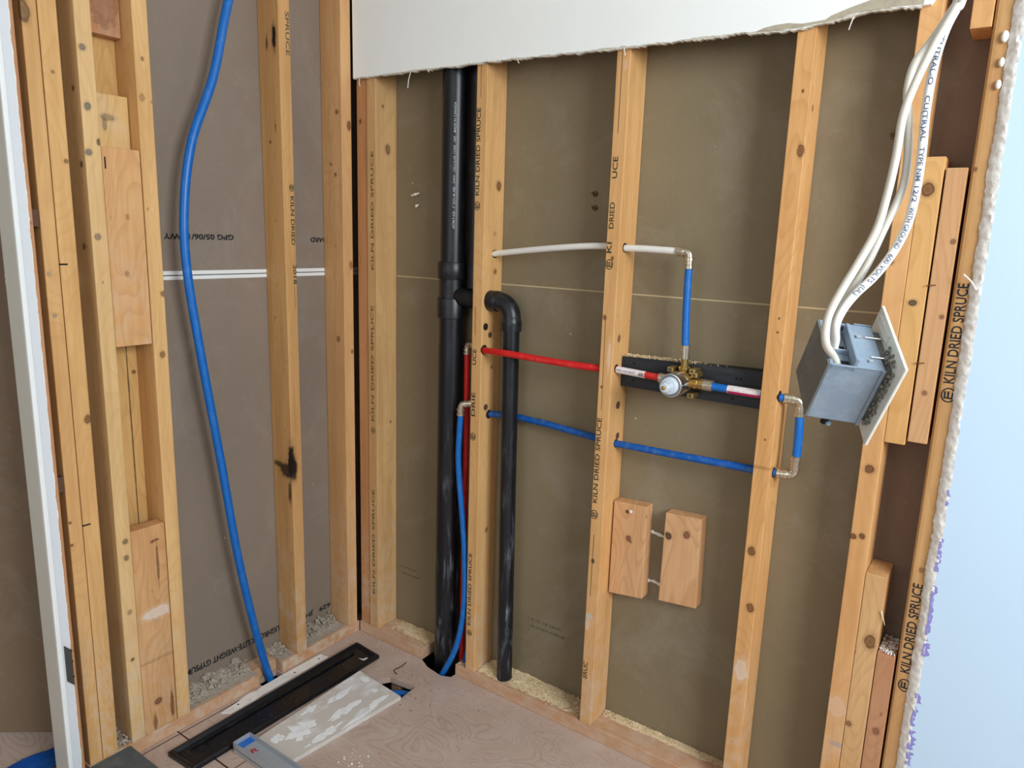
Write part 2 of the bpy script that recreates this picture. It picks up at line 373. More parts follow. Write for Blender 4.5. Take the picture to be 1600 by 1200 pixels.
# back of the drywall on the far side of each stud wall: two sheets each, seam at 1.22 m
SZ = 1.2205
w1 = struct(link('wall_right', box(-.101, 1.5115, .0892, .102, -.02, SZ-.002, 0), M['paper_r']))
w2 = struct(link('wall_right', box(-.101, 1.5115, .0892, .102, SZ+.002, TOP, 0), M['paper_r']))
sm_ = struct(link('trim_2', box(-.10, 1.5115, .0895, .101, SZ-.002, SZ+.002, 0), plain('cream_sheet_edge', (184, 168, 132), .8)))
struct(link('wall_right', box(1.512, 3.9, .0892, .102, -.02, TOP, 0), M['paper_b']))
wl = struct(link('wall_left', box(-.102, -.0892, -.93, .0888, -.02, 1.2150, 0), M['paper_l']))
wl2 = struct(link('wall_left', box(-.102, -.0892, -.93, .0888, 1.2390, TOP, 0), M['paper_l']))
bm = box(-.1015, -.0885, -.93, .0888, 1.2155, 1.2255, 0); box(-.1015, -.0885, -.93, .0888, 1.2280, 1.2385, 0, bm=bm)
struct(link('trim_3', bm, plain('white_sheet_edge', (232, 232, 230), .7)))
struct(link('trim_4', box(-.1018, -.0895, -.93, .0888, 1.2257, 1.2278, 0), M['dark']))
# board printing, upside down on the left sheets
X_ = -.0885
flat(wl2, 'GPG 05/06/16 WY', (X_-.0005, -.3686, 1.3335), (0, -1, 0), (0, 0, -1), .203, .0135, M['inkb'], bold=.032)
flat(wl2, 'BOARD', (X_-.0005, -.024, 1.3315), (0, -1, 0), (0, 0, -1), .079, .0135, M['inkb'], bold=.032)
flat(wl, 'TOUGHROCK LITE-WEIGHT GYPSUM BOARD', (X_-.0005, -.232, .106), (0, -1, 0), (0, 0, -1), .43, .018, M['inkb'], bold=.032)
flat(wl, '629   JHI', (X_-.0005, -.052, .098), (0, -1, 0), (0, 0, -1), .115, .015, M['inkb'], bold=.032)
flat(w1, '1 8 10 10 14-01', (.634, .0891, .226), (1, 0, 0), (0, 0, 1), .115, .007, M['inkf'])
flat(w1, 'VEL-PLANT-4 PRN 80', (.640, .0891, .205), (1, 0, 0), (0, 0, 1), .125, .006, M['inkf'])
flat(w1, '14 10 01-01', (.105, .0891, .238), (1, 0, 0), (0, 0, 1), .075, .007, M['inkf'])
flat(w1, 'VEL-PLANT', (.115, .0891, .216), (1, 0, 0), (0, 0, 1), .08, .006, M['inkf'])

def ragged(pts, amp, step=.006, seed=0):
    out = []; R = random.Random(seed)
    for i in range(len(pts)-1):
        a, b_ = V(pts[i]), V(pts[i+1]); n = max(1, int((b_-a).length/step)); d = (b_-a); s = V((-d.y, d.x)).normalized()
        for k in range(n): out.append(a+d*k/n+s*(R.uniform(-amp, amp)+amp*1.5*math.sin(i*3+k*.37)*R.random()))
    out.append(V(pts[-1])); return out
# upper painted sheet left on the right-hand wall; lower edge cut by hand
low = [(.0095, 1.7975), (.17, 1.7965), (.25, 1.7975), (.353, 1.795), (.41, 1.794), (.498, 1.794), (.70, 1.7895), (.89, 1.7865), (1.0, 1.783), (1.08, 1.784), (1.18, 1.7835), (1.222, 1.779), (1.28, 1.7765), (1.345, 1.783), (1.37, 1.789), (1.40, 1.792), (1.46, 1.792), (1.497, 1.7885), (1.512, 1.789), (1.53, 1.83), (1.545, 1.95), (1.55, 2.1)]
rg = ragged(low, .0011, .006, 3)
lp = [(p.x, -.0125, p.y) for p in rg]+[(1.55, -.0125, TOP-.001), (.0065, -.0125, TOP-.001)]
wt = struct(link('wall_right', poly_extrude(lp, (0, .0120, 0)), M['paint']))
rg2 = ragged([(x, z-.0032+.002*math.sin(x*40)) for x, z in low[:18]], .0016, .005, 9)
bm = poly_extrude([(p.x, -.0112, p.y) for p in rg2]+[(1.497, -.0112, 1.81), (.0105, -.0112, 1.81)], (0, .0107, 0))
o = link('torn_edge', bm, plain('torn_sheet_edge', (206, 200, 186), .9, n1=.7, n2=(150, 142, 126), scale=90, bmp=.5), wt)
pp = [(1.2, 1.7815), (1.215, 1.786), (1.235, 1.7885), (1.262, 1.7890), (1.275, 1.7865), (1.29, 1.7845), (1.331, 1.7860), (1.343, 1.7925), (1.375, 1.802), (1.41, 1.8105), (1.47, 1.822), (1.502, 1.82), (1.50, 1.790), (1.46, 1.7925), (1.40, 1.7922), (1.37, 1.789), (1.345, 1.7835), (1.28, 1.777), (1.222, 1.7795)]
o = link('peeled_paper', poly_extrude([(x, -.0132, z) for x, z in pp], (0, .0006, 0)), M['tornpaper'], wt)
for (x, z, dx, L) in ((.032, 1.795, .004, .022), (.237, 1.795, -.01, .042), (.897, 1.787, .004, .02), (1.384, 1.789, -.008, .026), (.30, 1.795, .006, .008), (.6, 1.79, .006, .01)):
    link('paper_shred', tube(catmull([(x, -.008, z+.002), (x+dx*.5, -.012, z-L*.5), (x+dx, -.010, z-L)], 5), .0011, 6), M['plaster'], wt)

# right-hand painted sheet with broken edge
zz = [0.001+i*.004 for i in range(608)]
def ne(z, s, a): return a*(.45*noise.noise(V((z*9+s, s, 0)))+.45*noise.noise(V((z*44, s, 3)))+.45*noise.noise(V((z*120, s, 7))))
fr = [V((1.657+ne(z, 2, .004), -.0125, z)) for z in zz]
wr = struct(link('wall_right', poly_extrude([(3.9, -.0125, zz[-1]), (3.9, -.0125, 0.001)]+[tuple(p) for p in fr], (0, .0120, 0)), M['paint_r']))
bm = bmesh.new(); cols = []
for i, z in enumerate(zz):
    row = []; xb = 1.637+ne(z, 11, .005)
    for k in range(6):
        t = k/5; x = fr[i].x+.0012+(xb-fr[i].x)*t; y = -.0131+(.0115)*(t**1.8)+.0026*noise.noise(V((z*120, t*7, 1)))*(1 if 0 < k < 5 else .3)
        row.append(bm.verts.new((x, y, z)))
    row.append(bm.verts.new((xb+.001, -.0006, z))); cols.append(row)
for i in range(len(cols)-1):
    for k in range(6): bm.faces.new((cols[i][k], cols[i][k+1], cols[i+1][k+1], cols[i+1][k]))
link('broken_gypsum_edge', bm, M['plaster'], wr, smooth=True)
R = random.Random(4)
for z0, z1, wmax in ((.66, .70, .009), (.58, .66, .007), (.545, .575, .012), (.44, .46, .013), (.385, .43, .008), (.33, .375, .014), (.295, .325, .013), (.73, .80, .006), (.86, .90, .004), (.24, .25, .006)):
    n = max(4, int((z1-z0)/.004)); pts = []
    for k in range(n+1):
        z = z0+(z1-z0)*k/n; pts.append((1.6560+ne(z, 2, .004)+wmax*R.uniform(.25, 1), -.01305, z))
    back = [(1.654+ne(z0+(z1-z0)*k/n, 2, .004), -.01305, z0+(z1-z0)*k/n) for k in range(n, -1, -1)]
    link('torn_lilac_paper', poly_extrude(pts+back, (0, .0005, 0)), M['purple'], wr)
link('paper_shred', tube(catmull([(1.649, -.013, 1.285), (1.639, -.016, 1.30), (1.626, -.018, 1.312)], 5), [.002]*5+[.0016]*5+[.002], 6), M['plaster'], wr)

for x_, z_, r0 in ((1.6205, 1.722, .010), (1.6215, 1.680, .008), (1.6215, 1.643, .008)):
    bm = bmesh.new(); bmesh.ops.create_icosphere(bm, subdivisions=3, radius=1)
    for v in bm.verts: v.co = V((x_+.012+v.co.x*r0*.6, -.0045+v.co.y*.004, z_+v.co.z*r0))*1
    link('plaster_blob', bm, M['white_plaster'], wr, smooth=True)
# ================================================================== RIGHT WALL FRAMING
SG = 'vertical studs of the right stud wall'
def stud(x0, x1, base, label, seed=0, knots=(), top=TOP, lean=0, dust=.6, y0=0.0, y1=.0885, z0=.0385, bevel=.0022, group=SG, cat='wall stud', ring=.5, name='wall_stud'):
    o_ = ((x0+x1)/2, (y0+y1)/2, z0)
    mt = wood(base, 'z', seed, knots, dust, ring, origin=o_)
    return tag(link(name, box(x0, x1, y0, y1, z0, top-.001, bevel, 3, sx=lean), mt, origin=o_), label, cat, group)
OR = (222, 172, 112); OR2 = (224, 170, 108); PK = (216, 168, 122)
s = stud(.0055, .0475, (206, 150, 100), 'reddish narrow stud nearest the inside corner, beside the double post', 1, [(.02, 0, 1.677, .008, .005, .9), (.036, 0, 1.60, .035, .0028, .5), (.018, 0, 1.73, .003, .003, .9)], y0=.004)
s = stud(.0515, .0895, (214, 172, 116), 'smooth stud left of the black drain stack with faded green lettering', 2, [(.0895, .05, 1.60, .012, .009, .8), (.0895, .03, 1.72, .004, .004, .8), (.0895, .06, .75, .004, .004, .7)])
zt = (0, 0, 1); vx = (-1, 0, 0)
flat(s, 'KILN DRIED SPRUCE', (.076, 0, .76), zt, vx, .37, .011, M['inkm']); logo(s, (.072, 0, .73), zt, vx, .011, M['inkm'])
flat(s, 'KILN DRIED SPRUCE', (.079, 0, 1.24), zt, vx, .35, .011, M['inkm'])
flat(s, 'KILN DRIED SPRUCE', (.076, 0, .16), zt, vx, .37, .011, M['inkm'])
sB = stud(.4675, .5020, (226, 178, 116), 'stud right of the black drain stack, drilled for red, blue and white pipes', 3,
          [(.502, .062, 1.489, .011, .009, .9), (.502, .055, 1.255, .007, .006, .8), (.502, .045, .49, .006, .005, .8), (.502, .05, 1.36, .006, .006, .4), (.502, .05, .985, .005, .004, .8)], lean=-.0035)
flat(sB, 'KILN DRIED SPRUCE', (.4805, 0, 1.46), zt, vx, .225, .0125, M['ink']); logo(sB, (.475, 0, 1.432), zt, vx, .0115, M['ink'])
flat(sB, 'UCE', (.483, 0, .995), zt, vx, .045, .0125, M['ink']); flat(sB, 'DRIE', (.483, 0, .845), zt, vx, .07, .0125, M['ink']); logo(sB, (.478, 0, .785), zt, vx, .0115, M['ink'])
flat(sB, 'KILN DRIED SPRUCE', (.484, 0, .19), zt, vx, .235, .0115, M['ink']); logo(sB, (.481, 0, .165), zt, vx, .010, M['ink'])
line_mark(sB, (.478, 0, 1.08), (.477, 0, 1.16), (0, -1, 0), .0012, M['ink']); line_mark(sB, (.480, 0, 1.71), (.479, 0, 1.79), (0, -1, 0), .001, M['ink'])
sC = stud(.8745, .9095, (226, 176, 114), 'middle stud of the right wall, between the drain pipe and the shower valve', 4,
          [(.9095, .03, 1.113, .008, .006, .9), (.882, 0, 1.165, .005, .004, .9), (.893, 0, 1.31, .004, .003, .9), (.888, 0, .52, .005, .004, .95, (40, 30, 20)), (.884, 0, .99, .003, .003, .9), (.899, 0, 1.75, .01, .004, .5, (225, 190, 170)), (.90, 0, 1.07, .03, .004, .6, (232, 205, 178)), (.886, 0, .36, .008, .008, .8, (190, 190, 186)), (.882, 0, .335, .012, .006, .5, (226, 206, 186))])
flat(sC, 'UCE', (.893, 0, 1.497), zt, vx, .05, .0125, M['ink']); flat(sC, 'DRIED', (.8915, 0, 1.38), zt, vx, .062, .0125, M['ink']); flat(sC, 'KI', (.8895, 0, 1.322), zt, vx, .026, .0125, M['ink']); logo(sC, (.886, 0, 1.295), zt, vx, .0125, M['ink'])
flat(sC, 'KILN DRIED SPRUCE', (.890, 0, .682), zt, vx, .228, .0125, M['ink']); logo(sC, (.884, 0, .65), zt, vx, .0125, M['ink'])
flat(sC, 'SRUC', (.890, 0, .175), zt, vx, .05, .0125, M['ink'])
line_mark(sC, (.887, 0, .595), (.886, 0, .42), (0, -1, 0), .0012, M['ink']); line_mark(sC, (.8885, 0, 1.60), (.8895, 0, 1.785), (0, -1, 0), .0012, M['ink']); line_mark(sC, (.8845, 0, 1.16), (.8875, 0, .93), (0, -1, 0), .001, M['ink'])
sD = stud(1.2775, 1.3148, (228, 174, 110), 'clean stud right of the shower valve, with blue pipe elbows beside it', 5,
          [(1.2925, 0, .664, .010, .007, .95), (1.3035, 0, .526, .010, .007, .9), (1.308, 0, 1.545, .011, .006, .9), (1.3148, .03, 1.63, .006, .004, .9), (1.30, 0, 1.66, .003, .002, 1), (1.30, 0, 1.20, .002, .002, 1), (1.30, 0, 1.17, .002, .002, 1), (1.297, 0, .365, .022, .013, .55, (222, 212, 200)), (1.297, 0, .93, .002, .002, 1), (1.30, 0, .865, .003, .03, .4)], ring=.9)
sE = stud(1.4925, 1.5303, (226, 174, 114), 'stud left of the stacked short blocks, behind the hanging grey electrical box', 6,
          [(1.5113, 0, .908, .008, .008, .95), (1.4982, 0, .757, .005, .006, 1), (1.515, 0, .7616, .005, .005, 1), (1.50, 0, 1.33, .006, .005, .8), (1.51, 0, 1.20, .003, .002, .9), (1.51, 0, .36, .02, .02, .4, (214, 190, 176)), (1.52, 0, .27, .005, .010, .6, (150, 140, 150))], lean=.001)
F_ = stud(1.6115, 1.6600, (206, 160, 104), 'rounded edge stud half under the broken edge of the white painted sheet', 7, [(1.63, 0, .72, .005, .004, .7), (1.618, 0, 1.50, .004, .003, .8)], bevel=.010, dust=.2)
flat(F_, 'KILN DRIED SPRUCE', (1.636, 0, 1.105), zt, vx, .19, .017, M['inkb']); logo(F_, (1.630, 0, 1.082), zt, vx, .0145, M['inkb'])
flat(F_, 'KILN DRIED SPRUCE', (1.637, 0, .49), zt, vx, .20, .017, M['inkb']); logo(F_, (1.632, 0, .462), zt, vx, .0145, M['inkb'])
# bored holes
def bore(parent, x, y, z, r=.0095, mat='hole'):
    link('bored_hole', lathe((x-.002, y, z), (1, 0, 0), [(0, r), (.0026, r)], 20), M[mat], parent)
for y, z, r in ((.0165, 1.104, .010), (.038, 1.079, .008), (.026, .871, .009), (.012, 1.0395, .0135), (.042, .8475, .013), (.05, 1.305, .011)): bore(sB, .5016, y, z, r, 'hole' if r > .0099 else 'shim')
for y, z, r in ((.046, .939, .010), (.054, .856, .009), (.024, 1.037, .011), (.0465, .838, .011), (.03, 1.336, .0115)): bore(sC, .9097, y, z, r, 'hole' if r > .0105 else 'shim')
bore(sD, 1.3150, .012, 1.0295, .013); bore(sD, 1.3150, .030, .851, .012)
BG = 'short blocks packed between the two right studs'
def block(x0, x1, z0, z1, base, label, seed, knots=(), y0=0., y1=.0885, bevel=.0018, group=BG, sx=0, ax='z', name='short_wood_block', cat='wood block'):
    o_ = ((x0+x1)/2, (y0+y1)/2, z0)
    return tag(link(name, box(x0, x1, y0, y1, z0, z1, bevel, 2, sx=sx), wood(base, ax, seed, knots, 0, .7, origin=o_), origin=o_), label, cat, group)
bk = block(1.5312, 1.5690, .9700, 1.5245, (222, 172, 106), 'upper short block with a large round knot, right of the cables', 11, [(1.5469, 0, 1.4654, .012, .009, .95), (1.548, 0, 1.253, .005, .006, 1, (60, 50, 45))])
bk2 = block(1.5722, 1.6070, .9790, 1.5037, (210, 162, 114), 'pinker upper short block beside the rounded edge stud', 12, [(1.60, 0, 1.37, .004, .004, .8), (1.60, 0, 1.23, .004, .004, .8), (1.59, 0, 1.08, .004, .004, .8)])
for z in (1.287, 1.137): link('nail', tube([(1.567, -.004, z), (1.583, -.005, z+.002)], .0011, 8), M['nail'], bk)
bk3 = block(1.5312, 1.5720, .0385, .685, (214, 170, 116), 'lower short block with dusty sawn top, beside the stud', 13, [(1.5574, 0, .535, .016, .009, .9), (1.5382, 0, .3308, .006, .006, .8), (1.53, 0, .50, .003, .003, .6)], sx=.0)
link('splinter', lathe((1.5695, -.001, .61), (.010, -.004, -.024), [(0, .0022), (.012, .0016), (.03, .0003)], 6), M['saw'], bk3)
bk4 = block(1.5735, 1.6080, .0385, .515, (196, 144, 106), 'lowest reddish short block, its top covered with wood chips', 14, [(1.592, 0, .335, .007, .006, .7)])
bk5 = block(1.5765, 1.6100, 1.742, TOP-.002, (222, 168, 108), 'short block hanging at the top right behind the white cables', 15)
# sill plates
PG = 'bottom plates of the right stud wall'
def plate(x0, x1, y0, y1, label, seed, ax='x', group=PG, base=(208, 166, 132), kn=(), z1=.038, name='bottom_plate'):
    o_ = ((x0+x1)/2, (y0+y1)/2, 0)
    mt = wood(base, ax, seed, kn, .45, .4, origin=o_)
    return tag(link(name, box(x0, x1, y0, y1, .0004, z1, .002, 2), mt, origin=o_), label, 'bottom plate', group)
plate(.0015, .290, 0, .0885, 'short bottom plate between inside corner and black drain stack', 21)
plate(.4275, 1.66, 0, .0885, 'long bottom plate under the drilled studs, right of the drain stack', 22)
# black backing board and the two glued blocks
o_ = (1.09, .07, .99)
bb = tag(link('backing_board', hexa([(.9110, .051, .990), (1.2765, .051, .985), (1.2765, .0885, .985), (.9110, .0885, .990), (.9110, .051, 1.0655), (1.2765, .051, 1.073), (1.2765, .0885, 1.073), (.9110, .0885, 1.0655)], .0015), M['blackboard'], origin=o_), 'black painted board behind the shower valve, fixed between two studs', 'backing board')
for x, z in ((.945, 1.052), (.945, 1.008), (1.205, 1.048), (1.20, 1.0), (1.215, 1.048)): link('screw_head', lathe((x, .0512, z), (0, -1, 0), [(0, .0035), (.0008, .003)], 12), M['dark'], bb)
GB = 'blocks fixed to the back of the drywall'
def gblock(q, label, seed, knots):
    (a, b_, c_, d) = q; o_ = (a[0], .07, d[1])
    pts = [(d[0], .051, d[1]), (c_[0], .051, c_[1]), (c_[0], .0888, c_[1]), (d[0], .0888, d[1]), (a[0], .051, a[1]), (b_[0], .051, b_[1]), (b_[0], .0888, b_[1]), (a[0], .0888, a[1])]
    return tag(link('short_wood_block', hexa(pts, .002), wood((220, 172, 124), 'z', seed, knots, 0, 1.0, origin=o_), origin=o_), label, 'wood block', GB)
g1_ = gblock([(.9135, .680), (1.0070, .6853), (1.0110, .4312), (.9135, .4190)], 'short block fixed upright to the drywall against the middle stud', 31, [(.962, .051, .588, .007, .006, .9), (.953, .051, .66, .004, .004, 1, (60, 30, 16)), (.968, .051, .58, .003, .003, .8)])
link('white_spot', lathe((.9635, .051, .662), (0, -1, 0), [(0, .0045), (.0008, .0035)], 14), M['white_plaster'], g1_)
g2_ = gblock([(1.0590, .6838), (1.1520, .6888), (1.1570, .4527), (1.0570, .4429)], 'short block fixed upright to the drywall, the freestanding one of two', 32, [(1.071, .051, .625, .008, .007, 1, (50, 28, 16)), (1.118, .051, .640, .009, .007, .9)])
def lump(pts, r, mat, name, seed=0, parent=None):
    P = catmull(pts, 6); R = random.Random(seed)
    return link(name, tube(P, [r*R.uniform(.55, 1.3) for _ in P], 9), mat, parent, smooth=True)
tag(lump([(1.008, .088, .608), (1.03, .086, .606), (1.062, .086, .600)], .0045, M['white_plaster'], 'filler_ridge', 1), 'upper white ridge of filler across the gap between two blocks', 'filler', 'white filler ridges between the blocks')
tag(lump([(1.010, .088, .470), (1.03, .087, .472), (1.060, .087, .462)], .0040, M['white_plaster'], 'filler_ridge', 2), 'lower white ridge of filler across the gap between two blocks', 'filler', 'white filler ridges between the blocks')
# wall anchors poking through the drywall
AG = 'white wall plugs poking through the drywall'
for i, (x, z, dx, lb) in enumerate(((.1745, 1.4695, .02, 'upper white plug poking through drywall left of drain stack'), (.1800, 1.4356, .008, 'lower white plug in torn paper left of drain stack'))):
    tag(link('wall_plug', tube([(x-dx, .086, z-.003), (x, .080, z), (x+dx*.7, .083, z+.004)], [.0035, .0045, .002], 8), M['white_plaster']), lb, 'wall plug', AG)
for x, z, lb in ((.7872, 1.4676, 'upper bronze screw tip poking through drywall left of middle stud'), (.7894, 1.4325, 'lower bronze screw tip poking through drywall left of middle stud'), (1.4646, 1.577, 'bronze screw tip poking through drywall behind the cables')):
    bm = lathe((x, .0892, z), (0, -1, 0), [(0, .008), (.003, .007), (.004, .003), (.014, .0025), (.016, .0005)], 9); tube([(x-.008, .085, z+.003), (x+.009, .08, z-.002)], .002, 6, bm)
    tag(link('screw_tip', bm, M['bronze']), lb, 'screw', 'screw tips through the drywall')

# ================================================================== LEFT WALL FRAMING
LG = 'vertical studs of the left stud wall'
def lstud(y0, y1, base, label, seed, knots=(), x0=-.0885, x1=0., lean=0, bevel=.0022, dust=.7, z0=.0385, top=TOP, ring=.5, group=LG):
    o_ = ((x0+x1)/2, (y0+y1)/2, z0)
    return tag(link('wall_stud', box(x0, x1, y0, y1, z0, top-.001, bevel, 3, sy=lean), wood(base, 'z', seed, knots, dust, ring, origin=o_), origin=o_), label, 'wall stud', group)
BK = (26, 16, 10)
YL = (226, 184, 124); YL2 = (218, 172, 112)
l4 = lstud(-.049, -.0105, (224, 176, 120), 'left wall stud at the inside corner, next to the reddish narrow stud', 41, [(-.02, -.049, 1.70, .006, .006, .8), (0, -.022, 1.662, .011, .006, .9), (0, -.02, 1.25, .01, .006, .7), (-.03, -.049, 1.02, .008, .006, .8), (-.05, -.049, 1.55, .004, .004, .9), (-.03, -.049, 1.52, .005, .004, .9), (0, -.02, .98, .005, .004, .8)], lean=-.003)
l3 = lstud(-.2640, -.2265, (212, 164, 104), 'left wall stud with a burnt black knot low down, right of the blue pipe', 42,
           [(-.02, -.264, 1.855, .028, .008, 1, BK), (-.052, -.264, 1.845, .016, .005, .8, BK), (-.004, -.264, .665, .05, .012, 1, BK), (-.03, -.264, .64, .02, .022, .9, BK), (-.012, -.264, .57, .03, .006, .8, BK), (-.05, -.264, 1.59, .004, .004, .9), (-.025, -.264, 1.63, .014, .003, .8), (-.055, -.264, 1.10, .004, .004, .5), (0, -.255, .645, .03, .008, .9, BK), (-.06, -.264, .655, .008, .02, .8, BK)], lean=-.004)
vy = (0, 1, 0); dn_ = (0, 0, -1)
flat(l3, 'KILN DRIED', (0, -.2435, 1.445), dn_, vy, .135, .012, M['ink']); logo(l3, (0, -.238, 1.468), dn_, vy, .010, M['ink'])
flat(l3, '2018', (0, -.2405, 1.255), dn_, vy, .055, .011, M['ink']); flat(l3, 'SPRUCE', (0, -.2445, 1.925), dn_, vy, .11, .012, M['inkf'])
line_mark(l3, (0, -.238, 1.20), (0, -.237, 1.13), (1, 0, 0), .001, M['ink'])
l2 = lstud(-.6635, -.6275, (228, 184, 122), 'left wall stud just left of the blue pipe, edging the wide blocks', 43, [(0, -.652, 1.64, .007, .005, .5), (0, -.63, 1.19, .006, .006, .8), (0, -.642, 1.04, .007, .006, .8), (0, -.646, 1.725, .004, .003, .8)])
l1 = lstud(-.7885, -.7535, (226, 188, 130), 'left wall stud with a row of grey knots, left of the wide blocks', 44,
           [(0, -.7772, 1.7225, .006, .006, .9, (96, 92, 86)), (0, -.775, 1.6021, .007, .006, .95, (96, 92, 86)), (0, -.7801, 1.5053, .006, .006, .9, (96, 92, 86)), (0, -.7752, 1.3234, .006, .006, .8, (100, 92, 80)), (0, -.757, 1.53, .006, .004, .9, (70, 50, 36)), (0, -.767, .5886, .006, .006, .9, (96, 80, 60)), (0, -.768, .545, .006, .005, .9, (96, 80, 60)), (0, -.772, .27, .004, .004, .9), (0, -.770, .40, .006, .005, .6), (-.03, -.7885, 1.64, .005, .005, .9), (-.02, -.7885, 1.48, .006, .005, .9), (-.04, -.7885, 1.3, .006, .005, .9)])
l0b = lstud(-.8615, -.8250, (224, 176, 112), 'right member of the doubled left wall stud, with two saw cuts', 45, [(0, -.829, 1.482, .004, .004, .8), (0, -.8302, .9105, .008, .006, .9), (0, -.84, 1.66, .003, .003, .7)], lean=.004)
l0a = lstud(-.8925, -.8628, (220, 172, 110), 'left member of the doubled left wall stud, beside the dark gap', 46, [(0, -.884, 1.243, .005, .004, .6, (120, 120, 110)), (0, -.8793, 1.153, .004, .004, .7, (110, 116, 110)), (0, -.886, 1.77, .02, .010, .8, (60, 44, 26)), (0, -.888, .675, .003, .003, .9), (0, -.888, .62, .003, .003, .9)], lean=.003)
for z in (1.263, .659): link('saw_cut', box(-.012, .0006, -.8615, -.8440, z-.0018, z+.0018, 0), M['dark'], l0b)
lt = lstud(-.9150, -.9060, (206, 152, 108), 'thin reddish strip of wood between white door trim and dark gap', 47, [(0, -.91, 1.35, .004, .004, .7)], x0=-.0885, x1=.004, group=None, dust=.1, z0=.0005)
# recessed wide members between the two studs
WB = 'wide blocks between two left wall studs'
def wblock(x1, y0, y1, z0, z1, base, label, seed, kn=(), th=.038):
    o_ = (x1-th/2, (y0+y1)/2, z0)
    return tag(link('wide_wood_block', box(x1-th, x1, y0, y1, z0, z1, .0025, 3), wood(base, 'z', seed, kn, .3, .9, origin=o_), origin=o_), label, 'wood block', WB)
wa = wblock(-.001, -.7528, -.6655, 1.069, 1.5215, (224, 174, 116), 'wide smooth block at mid height with a short black ink mark', 51, [(0, -.705, 1.37, .005, .004, .5), (0, -.715, 1.24, .005, .004, .5)])
line_mark(wa, (-.001, -.7465, 1.500), (-.001, -.7465, 1.474), (1, 0, 0), .0035, M['inkb'])
wblock(-.001, -.7528, -.6655, .0390, .6070, (216, 166, 112), 'wide knotty block at the bottom with plaster smears', 52, [(0, -.7132, .1202, .008, .008, .9), (0, -.6766, .0906, .03, .004, .9), (0, -.725, .06, .02, .004, .8), (0, -.6895, .567, .003, .006, .9), (0, -.70, .565, .003, .004, .9), (0, -.69, .50, .05, .0028, .8), (0, -.70, .37, .012, .03, .75, (222, 208, 196)), (0, -.70, .24, .004, .05, .3)])
wblock(-.048, -.7528, -.6655, 1.768, TOP-.002, (204, 148, 104), 'wide reddish block with rough grain at the very top left', 53, [(-.048, -.70, 1.84, .05, .03, .5)], th=.030)
wblock(-.039, -.7528, -.6655, 1.5225, 1.641, (224, 184, 118), 'small wide block with a pencil scribble above the smooth one', 54, [(-.039, -.715, 1.59, .006, .014, .7, (110, 92, 66)), (-.039, -.722, 1.575, .012, .004, .7, (110, 92, 66))], th=.04)
fl_ = tag(link('flat_stud', box(-.0885, -.081, -.7530, -.6642, .0385, TOP-.002, .002, 2), wood((214, 170, 104), 'z', 55, [(-.081, -.69, .8, .3, .0014, .9, (40, 26, 16)), (-.081, -.675, .99, .004, .004, .9)], 0, .8), ), 'flat board set back behind the wide blocks of the left wall', 'board')
fl2 = None
# left sill, notched at the pipe
bm = box(-.0885, -.0003, -.895, -.405, .0004, .038, .0025, 2); box(-.0885, -.034, -.4049, -.3201, .0004, .035, .0025, 2, bm=bm); box(-.0885, -.0003, -.320, -.0005, .0004, .038, .0025, 2, bm=bm)
tag(link('bottom_plate', bm, wood((212, 164, 124), 'y', 56, [], .9, .4)), 'bottom plate of the left wall, notched where the blue pipe drops', 'bottom plate')

# crumbs and sawdust
def crumbs(name, n, fn, size, mat, label, cat, seed=1, mound=None):
    R = random.Random(seed); bm = bmesh.new()
    for i in range(n):
        x, y, z = fn(R); s_ = R.uniform(*size); r0 = bmesh.ops.create_icosphere(bm, subdivisions=1, radius=s_) if s_ > .005 else bmesh.ops.create_cone(bm, cap_ends=True, segments=4, radius1=s_, radius2=s_*.5, depth=s_*.8)
        mt_ = Matrix.Translation((x, y, z)) @ Matrix.Rotation(R.uniform(0, 6), 4, V((R.random()-.5, R.random()-.5, R.random()-.5)).normalized()) @ Matrix.Diagonal((R.uniform(.6, 1.5), R.uniform(.5, 1.1), R.uniform(.4, .9), 1))
        for v in r0['verts']:
            v.co = mt_ @ (v.co*(1+R.uniform(-.25, .25)))
    if mound: mound(bm, R)
    o = link(name, bm, mat); o['kind'] = 'stuff'; return tag(o, label, cat)
def moundf(x0, x1, y0, y1, z0, h, nx=30, ny=8, edge=None):
    def f(bm, R):
        g = []
        for i in range(nx+1):
            row = []
            for j in range(ny+1):
                u, v_ = i/nx, j/ny; x = x0+(x1-x0)*u; y = y0+(y1-y0)*v_
                e = min(1, 4*u, 4*(1-u)) if nx >= ny else 1
                if edge: k = edge(u, v_)
                else: k = e*v_
                row.append(bm.verts.new((x, y, z0-.001+max(0, h*k*(.55+.9*noise.noise(V((x*35, y*35, 2))))+.0012*R.random()))))
            g.append(row)
        for i in range(nx):
            for j in range(ny): bm.faces.new((g[i][j], g[i+1][j], g[i+1][j+1], g[i][j+1]))
    return f
crumbs('sawdust', 1300, lambda R: (R.triangular(.10, .288, .25), .088-abs(R.gauss(0, .026)) % .08, .0395+R.random()*.002), (.0009, .0026), M['saw'], 'pile of pale sawdust on the short plate by the drain stack', 'sawdust', 1, moundf(.12, .287, .03, .088, .0383, .006))
crumbs('sawdust', 3200, lambda R: (R.triangular(.504, .872, .60), .088-abs(R.gauss(0, .030)) % .084, .0395+R.random()*.003), (.0009, .0028), M['saw'], 'heap of pale sawdust around the foot of the black waste pipe', 'sawdust', 2, moundf(.504, .86, .012, .088, .0383, .011, 50, 12, lambda u, v_: (v_**.8)*max(0, 1-abs(u-.25)*1.35)))
crumbs('sawdust', 1500, lambda R: (.912+abs(R.gauss(0, .16)) % .36, .088-abs(R.gauss(0, .010)) % .07, .0395+R.random()*.002), (.0009, .0026), M['saw'], 'line of pale sawdust along the drywall between middle stud and next', 'sawdust', 3, moundf(.912, 1.27, .06, .088, .0383, .005))
